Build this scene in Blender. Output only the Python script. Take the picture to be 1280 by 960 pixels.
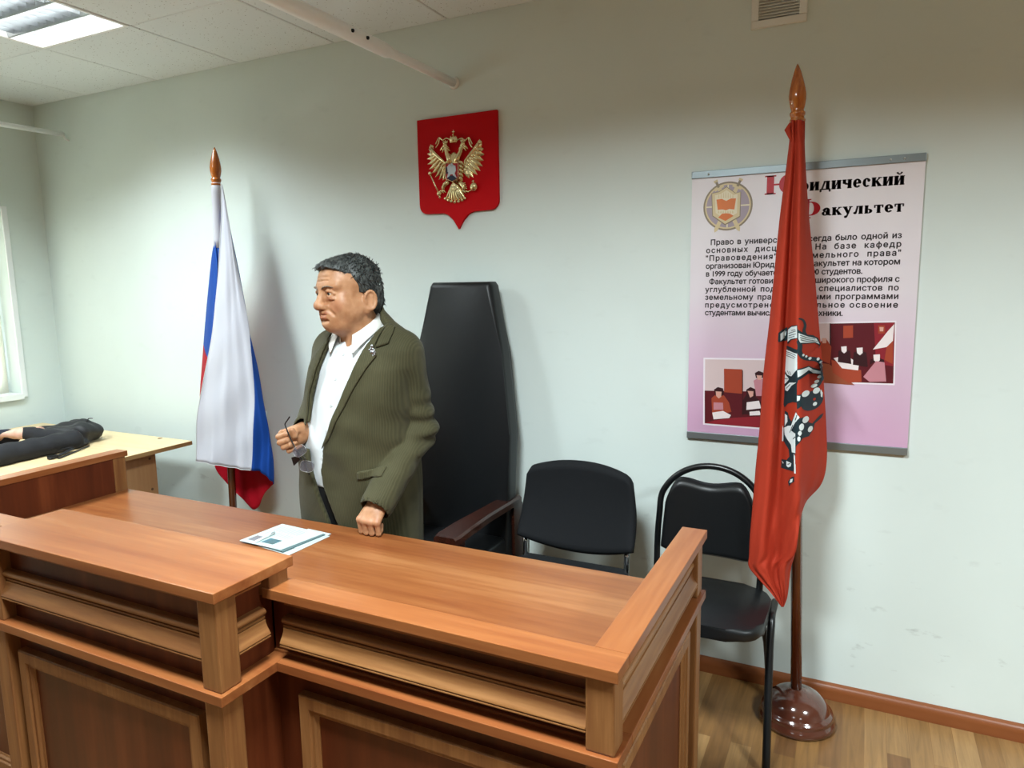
import bpy, bmesh, math, random
import numpy as np
from mathutils import Vector, Matrix, Quaternion
from mathutils.bvhtree import BVHTree
from mathutils.geometry import tessellate_polygon

for o in list(bpy.data.objects): bpy.data.objects.remove(o)
SC = bpy.context.scene
COL = SC.collection
PI = math.pi

# ------------------------------------------------------------------ camera
CF, CX, CY, CZ, YAW, PITCH, ROLL = 881.94, 4.0148, -2.6961, 1.5418, 0.4619, 0.1415, -0.0161
def cam_axes():
    cy, sy, cp, sp = math.cos(YAW), math.sin(YAW), math.cos(PITCH), math.sin(PITCH)
    f = Vector((-sy*cp, cy*cp, -sp)); r = Vector((cy, sy, 0)); u = r.cross(f)
    cr, sr = math.cos(ROLL), math.sin(ROLL)
    return cr*r+sr*u, cr*u-sr*r, f
AR, AU, AF = cam_axes()
cd = bpy.data.cameras.new('camera'); cam = bpy.data.objects.new('camera', cd); COL.objects.link(cam)
cd.sensor_fit = 'HORIZONTAL'; cd.sensor_width = 36.0; cd.lens = CF/1280*36.0; cd.clip_start = .02
m = Matrix((AR, AU, -AF)).transposed().to_4x4(); m.translation = (CX, CY, CZ)
cam.matrix_world = m
SC.camera = cam
def W(px, py, y=None, z=None, x=None):
    """point of the room seen at a photo pixel, on the plane y=, z= or x="""
    d = AF + AR*((px-640)/CF) - AU*((py-480)/CF)
    c = Vector((CX, CY, CZ))
    if y is not None: t = (y-c.y)/d.y
    elif z is not None: t = (z-c.z)/d.z
    else: t = (x-c.x)/d.x
    return c+d*t

# ------------------------------------------------------------------ exposure, world
vs = SC.view_settings
SC.display_settings.display_device = 'sRGB'
vs.view_transform = 'Standard'; vs.look = 'None'; vs.gamma = 1.0; vs.use_curve_mapping = False
vs.exposure = 0.42
wd = bpy.data.worlds.new('daylight'); SC.world = wd; wd.use_nodes = True
bg = wd.node_tree.nodes['Background']; bg.inputs[0].default_value = (.80, .90, 1.0, 1); bg.inputs[1].default_value = 11.0
LAMP_W = 54.0        # watts of each ceiling luminaire
LAMP_COL = (.89, 1.0, 1.03)
H = 2.638            # ceiling height
GY = -.581           # first ceiling joint off the back wall
XL, XR, YF = -.51, 7.8, -8.4   # left wall, right wall, wall behind the camera

# ------------------------------------------------------------------ helpers
def lin(c):
    if isinstance(c, str):
        c = c.lstrip('#'); c = [int(c[i:i+2], 16)/255 for i in (0, 2, 4)]
    return tuple(((v/12.92) if v <= .04045 else ((v+.055)/1.055)**2.4) for v in c)+(1.0,)

def new_mat(name):
    m = bpy.data.materials.new(name); m.use_nodes = True
    nt = m.node_tree; b = nt.nodes['Principled BSDF']
    return m, nt, b
def mat(name, col, rough=.5, metal=0.0, spec=.5, bump=None, var=None, coat=0, emit=None, trans=0):
    m, nt, b = new_mat(name)
    b.inputs['Base Color'].default_value = lin(col)
    b.inputs['Roughness'].default_value = rough; b.inputs['Metallic'].default_value = metal
    b.inputs['Specular IOR Level'].default_value = spec
    if coat: b.inputs['Coat Weight'].default_value = coat; b.inputs['Coat Roughness'].default_value = .08
    if trans: b.inputs['Transmission Weight'].default_value = trans
    if emit:
        b.inputs['Emission Color'].default_value = lin(emit[0]); b.inputs['Emission Strength'].default_value = emit[1]
    tc = nt.nodes.new('ShaderNodeTexCoord')
    if var:   # (scale, second colour)
        n = nt.nodes.new('ShaderNodeTexNoise'); n.inputs['Scale'].default_value = var[0]; n.inputs['Detail'].default_value = 5
        nt.links.new(tc.outputs['Object'], n.inputs['Vector'])
        mx = nt.nodes.new('ShaderNodeMix'); mx.data_type = 'RGBA'
        mx.inputs[6].default_value = lin(col); mx.inputs[7].default_value = lin(var[1])
        nt.links.new(n.outputs[0], mx.inputs[0]); nt.links.new(mx.outputs[2], b.inputs['Base Color'])
    if bump:  # (scale, strength, distance)
        n = nt.nodes.new('ShaderNodeTexNoise'); n.inputs['Scale'].default_value = bump[0]; n.inputs['Detail'].default_value = 4
        nt.links.new(tc.outputs['Object'], n.inputs['Vector'])
        bp = nt.nodes.new('ShaderNodeBump'); bp.inputs['Strength'].default_value = bump[1]; bp.inputs['Distance'].default_value = bump[2]
        nt.links.new(n.outputs[0], bp.inputs['Height']); nt.links.new(bp.outputs[0], b.inputs['Normal'])
    return m

def ramp(nt, stops):
    r = nt.nodes.new('ShaderNodeValToRGB'); e = r.color_ramp.elements
    while len(e) < len(stops): e.new(.5)
    for el, (p, c) in zip(e, stops): el.position = p; el.color = lin(c) if not isinstance(c, tuple) else c
    return r

def wood(name, c1, c2, c3, axis='x', scale=1.0, rough=.35, coat=.0, spec=.32):
    """laminate with grain running along an axis"""
    m, nt, b = new_mat(name)
    tc = nt.nodes.new('ShaderNodeTexCoord'); mp = nt.nodes.new('ShaderNodeMapping')
    s = {'x': (.55, 9, 9), 'y': (9, .55, 9), 'z': (9, 9, .55)}[axis]
    mp.inputs['Scale'].default_value = [v*scale for v in s]
    nt.links.new(tc.outputs['Object'], mp.inputs['Vector'])
    n1 = nt.nodes.new('ShaderNodeTexNoise'); n1.inputs['Scale'].default_value = 1.0; n1.inputs['Detail'].default_value = 4; n1.inputs['Distortion'].default_value = .6
    n2 = nt.nodes.new('ShaderNodeTexNoise'); n2.inputs['Scale'].default_value = 7.0; n2.inputs['Detail'].default_value = 6
    nt.links.new(mp.outputs[0], n1.inputs['Vector']); nt.links.new(mp.outputs[0], n2.inputs['Vector'])
    r = ramp(nt, [(.36, c1), (.52, c2), (.66, c3)])
    mx = nt.nodes.new('ShaderNodeMix'); mx.data_type = 'FLOAT'; mx.inputs[0].default_value = .35
    nt.links.new(n1.outputs[0], mx.inputs[2]); nt.links.new(n2.outputs[0], mx.inputs[3])
    nt.links.new(mx.outputs[0], r.inputs[0]); nt.links.new(r.outputs[0], b.inputs['Base Color'])
    b.inputs['Roughness'].default_value = rough; b.inputs['Specular IOR Level'].default_value = spec
    if coat: b.inputs['Coat Weight'].default_value = coat; b.inputs['Coat Roughness'].default_value = .12
    bp = nt.nodes.new('ShaderNodeBump'); bp.inputs['Strength'].default_value = .05; bp.inputs['Distance'].default_value = .002
    nt.links.new(n2.outputs[0], bp.inputs['Height']); nt.links.new(bp.outputs[0], b.inputs['Normal'])
    return m

def obj(name, bm, material=None, parent=None, smooth=False, normals=True):
    """link a bmesh (world coordinates) as ONE mesh object"""
    me = bpy.data.meshes.new(name)
    if isinstance(bm, bpy.types.Mesh): me = bm
    else:
        if normals: bmesh.ops.recalc_face_normals(bm, faces=bm.faces)
        if smooth:
            for f in bm.faces: f.smooth = True
        bm.to_mesh(me); bm.free()
    o = bpy.data.objects.new(name, me); COL.objects.link(o)
    if material is not None:
        for mm in (material if isinstance(material, (list, tuple)) else [material]): me.materials.append(mm)
    if parent is not None:
        off = Vector((0, 0, 0)); p = parent
        while p is not None: off += p.location; p = p.parent
        me.transform(Matrix.Translation(-off)); o.parent = parent
    return o
def autosmooth(o, ang=35):
    me = o.data; bm = bmesh.new(); bm.from_mesh(me)
    for f in bm.faces: f.smooth = True
    for e in bm.edges:
        if len(e.link_faces) == 2 and e.calc_face_angle(0) > math.radians(ang): e.smooth = False
    bm.to_mesh(me); bm.free(); return o
def tag(o, label, cat, group=None, kind=None):
    if label: o['label'] = label
    if cat: o['category'] = cat
    if group: o['group'] = group
    if kind: o['kind'] = kind
    return o
def thing(name, label, cat, loc=(0, 0, 0), group=None):
    o = bpy.data.objects.new(name, None); COL.objects.link(o); o.location = loc; o.empty_display_size = .1
    return tag(o, label, cat, group)
def struct(name, bm, material, smooth=False):
    o = obj(name, bm, material, smooth=smooth); o['kind'] = 'structure'; return o

def B(): return bmesh.new()
def box(bm, x0, x1, y0, y1, z0, z1, bev=0.0, seg=2, mi=0):
    r = bmesh.ops.create_cube(bm, size=1.0); vs_ = r['verts']
    for v in vs_: v.co = Vector(((x0+x1)/2+v.co.x*(x1-x0), (y0+y1)/2+v.co.y*(y1-y0), (z0+z1)/2+v.co.z*(z1-z0)))
    fs = list({f for v in vs_ for f in v.link_faces})
    for f in fs: f.material_index = mi
    if bev:
        es = list({e for v in vs_ for e in v.link_edges})
        bmesh.ops.bevel(bm, geom=es, offset=bev, segments=seg, profile=.6, affect='EDGES')
    return bm
def prism(bm, pts, off, mi=0, bev=0):
    """closed polygon (3D points) pushed along the vector off"""
    off = Vector(off)
    a = [bm.verts.new(Vector(p)) for p in pts]; b = [bm.verts.new(Vector(p)+off) for p in pts]
    n = len(pts); fs = [bm.faces.new(a), bm.faces.new(b[::-1])]
    for i in range(n): fs.append(bm.faces.new((a[i], a[(i+1) % n], b[(i+1) % n], b[i])))
    for f in fs: f.material_index = mi
    if bev:
        es = list({e for f in fs for e in f.edges})
        bmesh.ops.bevel(bm, geom=es, offset=bev, segments=2, profile=.6, affect='EDGES')
    return bm
def frame_at(d):
    d = d.normalized(); a = Vector((0, 0, 1)) if abs(d.z) < .9 else Vector((1, 0, 0))
    u = d.cross(a).normalized(); return u, d.cross(u)
def tube(bm, pts, r, n=10, cap=True, mi=0, flat=None):
    """sweep a circle along points; r number or list; flat=(su,sv) scales the section"""
    pts = [Vector(p) for p in pts]; m_ = len(pts); rs = r if isinstance(r, (list, tuple)) else [r]*m_
    rings = []; u = None
    for i, p in enumerate(pts):
        d = (pts[min(i+1, m_-1)]-pts[max(i-1, 0)]).normalized()
        if u is None: u, v = frame_at(d)
        else:
            u = (u-d*u.dot(d)).normalized(); v = d.cross(u)
        su, sv = flat or (1, 1)
        rings.append([bm.verts.new(p+(u*math.cos(2*PI*k/n)*su+v*math.sin(2*PI*k/n)*sv)*rs[i]) for k in range(n)])
    fs = []
    for a, b in zip(rings, rings[1:]):
        for k in range(n): fs.append(bm.faces.new((a[k], a[(k+1) % n], b[(k+1) % n], b[k])))
    if cap: fs.append(bm.faces.new(rings[0][::-1])); fs.append(bm.faces.new(rings[-1]))
    for f in fs: f.material_index = mi; f.smooth = True
    return bm
def lathe(bm, prof, c=(0, 0, 0), n=32, axis=None, mi=0):
    """profile [(r,h)] turned about an axis through c"""
    c = Vector(c); ax = Vector(axis).normalized() if axis else Vector((0, 0, 1)); u, v = frame_at(ax)
    rings = [[bm.verts.new(c+ax*h+(u*math.cos(2*PI*k/n)+v*math.sin(2*PI*k/n))*max(r, 1e-4)) for k in range(n)] for r, h in prof]
    fs = []
    for a, b in zip(rings, rings[1:]):
        for k in range(n): fs.append(bm.faces.new((a[k], a[(k+1) % n], b[(k+1) % n], b[k])))
    fs.append(bm.faces.new(rings[0][::-1])); fs.append(bm.faces.new(rings[-1]))
    for f in fs: f.smooth = True; f.material_index = mi
    return bm
def cr(pts, n):
    """Catmull-Rom samples through points, n per span"""
    P = [Vector(p) for p in pts]; out = []
    for i in range(len(P)-1):
        p0, p1, p2, p3 = P[max(i-1, 0)], P[i], P[i+1], P[min(i+2, len(P)-1)]
        for k in range(n):
            t = k/n
            out.append(.5*((2*p1)+(p2-p0)*t+(2*p0-5*p1+4*p2-p3)*t*t+(3*p1-p0-3*p2+p3)*t**3))
    out.append(P[-1]); return out
def resample(pts, n):
    L = [0]
    for a, b in zip(pts, pts[1:]): L.append(L[-1]+(b-a).length)
    out = []; j = 0
    for k in range(n):
        s = L[-1]*k/(n-1)
        while j < len(L)-2 and L[j+1] < s: j += 1
        t = (s-L[j])/max(L[j+1]-L[j], 1e-9); out.append(pts[j].lerp(pts[j+1], min(max(t, 0), 1)))
    return out
def grid_mesh(bm, rows, mi=None):
    V = [[bm.verts.new(p) for p in r] for r in rows]
    for i in range(len(V)-1):
        for j in range(len(V[0])-1):
            f = bm.faces.new((V[i][j], V[i][j+1], V[i+1][j+1], V[i+1][j])); f.smooth = True
            if mi: f.material_index = mi(i, j)
    return bm
def sweep_profile(bm, prof, a, b, out, up=(0, 0, 1), mi=0):
    """straight moulding: profile [(o,h)] (outwards, up) run from a to b"""
    a, b, out, up = Vector(a), Vector(b), Vector(out), Vector(up)
    A = [bm.verts.new(a+out*o+up*h) for o, h in prof]; C_ = [bm.verts.new(b+out*o+up*h) for o, h in prof]
    n = len(prof)
    for i in range(n): bm.faces.new((A[i], A[(i+1) % n], C_[(i+1) % n], C_[i]))
    bm.faces.new(A[::-1]); bm.faces.new(C_)
    return bm
# ================================================================== ROOM
def wall_material():
    m, nt, b = new_mat('painted plaster')
    tc = nt.nodes.new('ShaderNodeTexCoord')
    n = nt.nodes.new('ShaderNodeTexNoise'); n.inputs['Scale'].default_value = 1.3; n.inputs['Detail'].default_value = 3
    nt.links.new(tc.outputs['Object'], n.inputs['Vector'])
    r = ramp(nt, [(.3, '#d4dfdb'), (.7, '#dbe6e2')])
    nt.links.new(n.outputs[0], r.inputs[0])
    # dirt scuffs low on the wall: a noise thresholded and held below knee height
    mp = nt.nodes.new('ShaderNodeMapping'); mp.inputs['Scale'].default_value = (5, 5, 11)
    nt.links.new(tc.outputs['Object'], mp.inputs['Vector'])
    n3 = nt.nodes.new('ShaderNodeTexNoise'); n3.inputs['Scale'].default_value = 1.6; n3.inputs['Detail'].default_value = 5
    nt.links.new(mp.outputs[0], n3.inputs['Vector'])
    r3 = ramp(nt, [(.62, (0, 0, 0, 1)), (.70, (1, 1, 1, 1))]); nt.links.new(n3.outputs[0], r3.inputs[0])
    sx = nt.nodes.new('ShaderNodeSeparateXYZ'); nt.links.new(tc.outputs['Object'], sx.inputs[0])
    mr = nt.nodes.new('ShaderNodeMapRange'); mr.inputs[1].default_value = .15; mr.inputs[2].default_value = .75; mr.inputs[3].default_value = .6; mr.inputs[4].default_value = .05
    nt.links.new(sx.outputs[2], mr.inputs[0])
    mu = nt.nodes.new('ShaderNodeMath'); mu.operation = 'MULTIPLY'
    nt.links.new(r3.outputs[0], mu.inputs[0]); nt.links.new(mr.outputs[0], mu.inputs[1])
    mx = nt.nodes.new('ShaderNodeMix'); mx.data_type = 'RGBA'; mx.inputs[7].default_value = lin('#8f9590')
    nt.links.new(mu.outputs[0], mx.inputs[0]); nt.links.new(r.outputs[0], mx.inputs[6])
    nt.links.new(mx.outputs[2], b.inputs['Base Color'])
    b.inputs['Roughness'].default_value = .6; b.inputs['Specular IOR Level'].default_value = .25
    n2 = nt.nodes.new('ShaderNodeTexNoise'); n2.inputs['Scale'].default_value = 4; n2.inputs['Detail'].default_value = 6
    nt.links.new(tc.outputs['Object'], n2.inputs['Vector'])
    bp = nt.nodes.new('ShaderNodeBump'); bp.inputs['Strength'].default_value = .12; bp.inputs['Distance'].default_value = .01
    nt.links.new(n2.outputs[0], bp.inputs['Height']); nt.links.new(bp.outputs[0], b.inputs['Normal'])
    return m
M_wall = wall_material()
M_white = mat('white enamel', '#eef2f2', .3)
M_whiteplastic = mat('white plastic', '#e4e6e1', .4)
M_base = mat('brown plastic skirting', '#7a4322', .35, var=(3, '#8a4f2a'))
M_dark = mat('dark void', '#101010', .9)

def floor_material():
    m, nt, b = new_mat('laminate parquet')
    tc = nt.nodes.new('ShaderNodeTexCoord'); mp = nt.nodes.new('ShaderNodeMapping')
    mp.inputs['Rotation'].default_value = (0, 0, PI/2)
    nt.links.new(tc.outputs['Object'], mp.inputs['Vector'])
    br = nt.nodes.new('ShaderNodeTexBrick'); br.offset = .37; br.inputs['Scale'].default_value = 1.0
    br.inputs['Brick Width'].default_value = .42; br.inputs['Row Height'].default_value = .067; br.inputs['Mortar Size'].default_value = .0008
    br.inputs['Color1'].default_value = (0, 0, 0, 1); br.inputs['Color2'].default_value = (1, 1, 1, 1); br.inputs['Mortar'].default_value = (.25, .25, .25, 1)
    nt.links.new(mp.outputs[0], br.inputs['Vector'])
    r = ramp(nt, [(0, '#755131'), (.35, '#866138'), (.7, '#967146'), (1, '#a47f52')])
    nt.links.new(br.outputs[0], r.inputs[0])
    mp2 = nt.nodes.new('ShaderNodeMapping'); mp2.inputs['Scale'].default_value = (26, 1.6, 1)
    nt.links.new(tc.outputs['Object'], mp2.inputs['Vector'])
    n = nt.nodes.new('ShaderNodeTexNoise'); n.inputs['Scale'].default_value = 2; n.inputs['Detail'].default_value = 6; n.inputs['Distortion'].default_value = 1.2
    nt.links.new(mp2.outputs[0], n.inputs['Vector'])
    r2 = ramp(nt, [(.3, (.72, .72, .72, 1)), (.7, (1.08, 1.08, 1.08, 1))]); nt.links.new(n.outputs[0], r2.inputs[0])
    mx = nt.nodes.new('ShaderNodeMix'); mx.data_type = 'RGBA'; mx.blend_type = 'MULTIPLY'; mx.inputs[0].default_value = 1
    nt.links.new(r.outputs[0], mx.inputs[6]); nt.links.new(r2.outputs[0], mx.inputs[7])
    nt.links.new(mx.outputs[2], b.inputs['Base Color']); b.inputs['Roughness'].default_value = .34; b.inputs['Specular IOR Level'].default_value = .4
    return m
def ceiling_material():
    m, nt, b = new_mat('mineral fibre tile')
    tc = nt.nodes.new('ShaderNodeTexCoord')
    v = nt.nodes.new('ShaderNodeTexVoronoi'); v.inputs['Scale'].default_value = 75
    n = nt.nodes.new('ShaderNodeTexNoise'); n.inputs['Scale'].default_value = 45; n.inputs['Detail'].default_value = 2
    nt.links.new(tc.outputs['Object'], v.inputs['Vector']); nt.links.new(tc.outputs['Object'], n.inputs['Vector'])
    r = ramp(nt, [(.12, (0, 0, 0, 1)), (.22, (1, 1, 1, 1))]); nt.links.new(v.outputs['Distance'], r.inputs[0])
    r2 = ramp(nt, [(.5, (1, 1, 1, 1)), (.56, (0, 0, 0, 1))]); nt.links.new(n.outputs[0], r2.inputs[0])
    mxm = nt.nodes.new('ShaderNodeMath'); mxm.operation = 'MAXIMUM'
    nt.links.new(r.outputs[0], mxm.inputs[0]); nt.links.new(r2.outputs[0], mxm.inputs[1])
    mx = nt.nodes.new('ShaderNodeMix'); mx.data_type = 'RGBA'
    mx.inputs[6].default_value = lin('#8d8c88'); mx.inputs[7].default_value = lin('#e2e9ec')
    nt.links.new(mxm.outputs[0], mx.inputs[0]); nt.links.new(mx.outputs[2], b.inputs['Base Color'])
    b.inputs['Roughness'].default_value = .9; b.inputs['Specular IOR Level'].default_value = .1
    return m
M_wall2 = mat('beige for less bounce', '#a59d90', .7)  # unseen walls toned down to cut bounced light on the bench front
M_floor = floor_material(); M_tile = ceiling_material()

bm = box(B(), XL-.2, XR+.2, YF-.2, .2, -.1, 0); struct('floor', bm, M_floor)
bm = box(B(), XL-.2, XR+.2, 0, .2, 0, H+.3); struct('wall_back', bm, M_wall)
bm = box(B(), XR, XR+.2, YF, 0, 0, H+.3); struct('wall_right', bm, M_wall2)
bm = box(B(), XL-.2, XR+.2, YF-.2, YF, 0, H+.3); struct('wall_front', bm, M_wall2)
# left wall with its window openings
WINS = [(-1.9, -.245)]
WY0, WY1, WZ0, WZ1 = -1.9, -.245, .93, 2.02
bm = B(); ya = 0
for y0_, y1_ in WINS:
    box(bm, XL-.3, XL, y1_, ya, 0, H+.3); box(bm, XL-.3, XL, y0_, y1_, 0, WZ0); box(bm, XL-.3, XL, y0_, y1_, WZ1, H+.3); ya = y0_
box(bm, XL-.3, XL, YF, ya, 0, H+.3)
struct('wall_left', bm, M_wall)

# luminaire cells of the ceiling (column, row)
LAMPS = [(1, 0), (1, 2), (5, 2), (9, 2), (5, 8), (9, 8)]  # left cell of the near unseen row is added to brighten the left wall
bm = B()
i = -1
cols = []
x = XL
edges_x = [XL] + [.6*k for k in range(0, 14)]
edges_x = [e for e in edges_x if e < XR] + [XR]
edges_y = [0] + [GY-.6*k for k in range(0, 15)]
edges_y = [e for e in edges_y if e > YF] + [YF]
lamp_cells = {(c, r) for c, r in LAMPS}
for a in range(len(edges_x)-1):
    for b_ in range(len(edges_y)-1):
        if (a-1, b_-1) in lamp_cells: continue
        box(bm, edges_x[a]+.0032, edges_x[a+1]-.0032, edges_y[b_+1]+.002, edges_y[b_]-.002 if b_ else -.001, H, H+.02, .003, 1)
box(bm, XL-.1, XR+.1, YF-.1, .1, H+.22, H+.3, mi=1)
# hanger strips over the joints
for e in edges_x[1:-1]: box(bm, e-.012, e+.012, YF, 0, H+.012, H+.03, mi=1)
for e in edges_y[1:-1]: box(bm, XL, XR, e-.012, e+.012, H+.006, H+.03, mi=2)
struct('ceiling', bm, [M_tile, M_dark, mat('ceiling rail', '#9c9c98', .6)])

# skirting
def skirt(name, a, b, out):
    prof = [(0, 0), (.022, 0), (.0235, .012), (.021, .02), (.0225, .032), (.02, .045), (.014, .054), (.006, .058), (0, .058)]
    o = struct(name, sweep_profile(B(), prof, a, b, out), M_base); autosmooth(o, 50)
skirt('baseboard_back', (XL, 0, 0), (XR, 0, 0), (0, -1, 0))
skirt('baseboard_left', (XL, YF, 0), (XL, 0, 0), (1, 0, 0))
skirt('baseboard_right', (XR, YF, 0), (XR, 0, 0), (-1, 0, 0))

# windows in the left wall
Mg, nt, b = new_mat('window glass'); b.inputs['Transmission Weight'].default_value = 1; b.inputs['Roughness'].default_value = 0; b.inputs['IOR'].default_value = 1.02
Mb, nt, b = new_mat('blind fabric')
b.inputs['Base Color'].default_value = lin('#e9e8df'); b.inputs['Roughness'].default_value = .8
tr = nt.nodes.new('ShaderNodeBsdfTranslucent'); tr.inputs[0].default_value = lin('#f2f0e4')
ms = nt.nodes.new('ShaderNodeMixShader'); ms.inputs[0].default_value = .55
nt.links.new(b.outputs[0], ms.inputs[1]); nt.links.new(tr.outputs[0], ms.inputs[2]); nt.links.new(ms.outputs[0], nt.nodes['Material Output'].inputs[0])
for wn, (WY0, WY1) in enumerate(WINS, 1):
    w = thing('window_%d' % wn, None, None, (XL, (WY0+WY1)/2, WZ0)); w['kind'] = 'structure'
    bm = B(); fw_ = .06
    box(bm, XL-.2, XL-.13, WY0, WY0+fw_, WZ0, WZ1, .004); box(bm, XL-.2, XL-.13, WY1-fw_, WY1, WZ0, WZ1, .004)
    box(bm, XL-.2, XL-.13, WY0, WY1, WZ0, WZ0+fw_, .004); box(bm, XL-.2, XL-.13, WY0, WY1, WZ1-fw_, WZ1, .004)
    box(bm, XL-.19, XL-.14, (WY0+WY1)/2-.04, (WY0+WY1)/2+.04, WZ0, WZ1, .004)
    obj('window_frame', bm, M_white, w)
    obj('window_pane', box(B(), XL-.168, XL-.164, WY0+.02, WY1-.02, WZ0+.02, WZ1-.02), Mg, w)
    obj('window_sill', box(B(), XL-.2, XL+.03, WY0-.03, WY1-.0005, WZ0-.03, WZ0+.004, .003), M_white, w)
    bm = B(); k = 0; y = WY1-.012
    if wn > 1: y = WY0
    while y > WY0+.05:      # vertical blind strips
        a = math.radians(12)
        prism(bm, [(XL-.10-.04*math.sin(a), y, WZ0+.004), (XL-.10+.04*math.sin(a), y-.085, WZ0+.004), (XL-.10+.04*math.sin(a), y-.085, WZ1-.03), (XL-.10-.04*math.sin(a), y, WZ1-.03)], (.0012, 0, 0)); y -= .08
    obj('blind', bm, Mb, w)
    obj('blind_track', box(B(), XL-.12, XL-.08, WY0+.01, WY1-.01, WZ1-.03, WZ1-.002, .003), M_white, w)
    bm = B()
    box(bm, XL, XL+.012, WY1-.0, WY1+.03, WZ0-.02, WZ1+.015, .003); box(bm, XL, XL+.012, WY0-.03, WY0, WZ0-.02, WZ1+.015, .003); box(bm, XL, XL+.012, WY0, WY1, WZ1-.0, WZ1+.015, .003)
    obj('casing', bm, M_white, w)

# ------------------------------------------------------------------ luminaires
M_louvre = mat('aluminium louvre', '#c9cdd0', .28, 1.0)
M_tube, nt, b = new_mat('lit fluorescent tube')
b.inputs['Emission Color'].default_value = (1, 1, .96, 1); b.inputs['Emission Strength'].default_value = 9; b.inputs['Base Color'].default_value = (.9, .9, .9, 1)
M_refl = mat('white reflector', '#f2f4f4', .3)
def luminaire(c, r, label, pw=1.0, spread=150):
    x0, y1 = .6*c, GY-.6*r; x1, y0 = x0+.6, y1-.6
    t = thing('ceiling_light', label, 'ceiling light', ((x0+x1)/2, (y0+y1)/2, H), 'square fluorescent ceiling lights')
    bm = B(); g = .004
    box(bm, x0+g, x1-g, y0+g, y0+.018, H-.003, H+.09); box(bm, x0+g, x1-g, y1-.018, y1-g, H-.003, H+.09)
    box(bm, x0+g, x0+.018, y0+.018, y1-.018, H-.003, H+.09); box(bm, x1-.018, x1-g, y0+.018, y1-.018, H-.003, H+.09)
    box(bm, x0+g, x1-g, y0+g, y1-g, H+.085, H+.095)
    obj('housing', bm, M_refl, t)
    bm = B()
    n = 4; w_ = (y1-y0-.036)/n
    for k in range(1, n):
        yy = y0+.018+w_*k
        sweep_profile(bm, [(-.004, H), (.004, H), (.018, H+.055), (-.018, H+.055)], (x0+.018, yy, 0), (x1-.018, yy, 0), (0, 1, 0))
    for k in range(1, 10):
        xx = x0+.018+(x1-x0-.036)*k/10
        for q in range(n):
            ya = y0+.018+w_*q+.008; box(bm, xx-.001, xx+.001, ya, ya+w_-.016, H+.004, H+.045)
    obj('louvre', bm, M_louvre, t)
    for q in range(n):
        yy = y0+.018+w_*(q+.5)
        obj('tube', tube(B(), [(x0+.02, yy, H+.066), (x1-.02, yy, H+.066)], .013, 12), M_tube, t)
    ld = bpy.data.lights.new('lamp', 'AREA'); ld.shape = 'SQUARE'; ld.size = .52; ld.energy = LAMP_W*pw; ld.color = LAMP_COL; ld.spread = math.radians(spread)
    lo = bpy.data.objects.new('lamp', ld); COL.objects.link(lo); lo.parent = t; lo.location = (0, 0, -.006)
    return t
for c, r in LAMPS:
    luminaire(c, r, 'square fluorescent ceiling light with louvres, above the left corner of the room' if (c, r) == (1, 0) else 'assumed square fluorescent ceiling light out of view over the room',
              *((.26, 130) if (c, r) == (1, 0) else (.75, 154) if c == 1 else (1.25, 154) if r < 4 else (.25, 155)))

# ------------------------------------------------------------------ white pipes, vent, socket
def pipe(label, pts, rs, cat='pipe'):
    t = thing('ceiling_pipe', label, cat, pts[0], 'white pipes under the ceiling')
    obj('pipe_run', tube(B(), pts, rs, 16), M_white, t)
    return t
p0 = W(568, 104, y=-.002); p1 = W(445, 46, x=2.425); p2 = W(352, 1, x=2.425)
d = (p2-p0).normalized(); L = lambda y: p0+d*((y-p0.y)/d.y)
k = abs(d.y)
t = pipe('long white pipe running from the wall above the red plaque', [L(-.002), L(-.20), L(-.40), L(-.445), L(-.452), L(-.46), L(-.475), L(-.485), L(-.49), L(-.6), L(-1.5), L(-5.5)], [.017, .017, .017, .017, .018, .0205, .0235, .0248, .025, .025, .025, .025])
t2 = lathe(B(), [(.024, 0), (.026, .004), (.022, .012), (.017, .012)], L(-.001), 20, axis=(0, -1, 0)); obj('end_collar', t2, M_white, t)
for yy in (-.62, -.7): obj('screw', lathe(B(), [(.006, 0), (.006, .006), (.002, .008)], L(yy)+Vector((.024, 0, 0)), 8, axis=(1, 0, -.3)), M_dark, t)
q0 = W(79, 168, y=-.03)
t = pipe('white curtain rod along the left wall near the ceiling', [(q0.x, -.03, q0.z), (q0.x-.01, -.5, q0.z-.004), (q0.x-.01, -2.6, q0.z)], .014)
obj('bracket', tube(B(), [(q0.x, -.001, q0.z-.03), (q0.x, -.02, q0.z-.025), (q0.x, -.03, q0.z)], .006, 8), M_white, t)

va, vb = W(939, 37, y=0), W(1009, 28, y=0)
t = thing('air_vent', 'white louvred air vent high on the wall', 'vent', ((va.x+vb.x)/2, 0, va.z))
bm = B(); vx0, vx1, vz0 = va.x, vb.x, (va.z+vb.z)/2; vz1 = vz0+.185
for (a_, b_, c_, d_) in ((vx0, vx1, vz0, vz0+.025), (vx0, vx1, vz1-.025, vz1), (vx0, vx0+.025, vz0+.0245, vz1-.0245), (vx1-.025, vx1, vz0+.0245, vz1-.0245)):
    box(bm, a_, b_, -.012, 0, c_, d_, .003)
obj('vent_frame', bm, M_whiteplastic, t)
bm = B(); z = vz0+.029
while z < vz1-.028:
    prism(bm, [(vx0+.024, -.010, z), (vx1-.024, -.010, z), (vx1-.024, -.002, z+.009), (vx0+.024, -.002, z+.009)], (0, 0, .0015)); z += .0095
obj('slats', bm, M_whiteplastic, t)
obj('duct_shade', box(B(), vx0+.02, vx1-.02, -.0015, -.0002, vz0+.02, vz1-.02), mat('vent shadow', '#b4b6b2', .8), t)  # grey sheet; the shade between the slats is put into its colour

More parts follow.
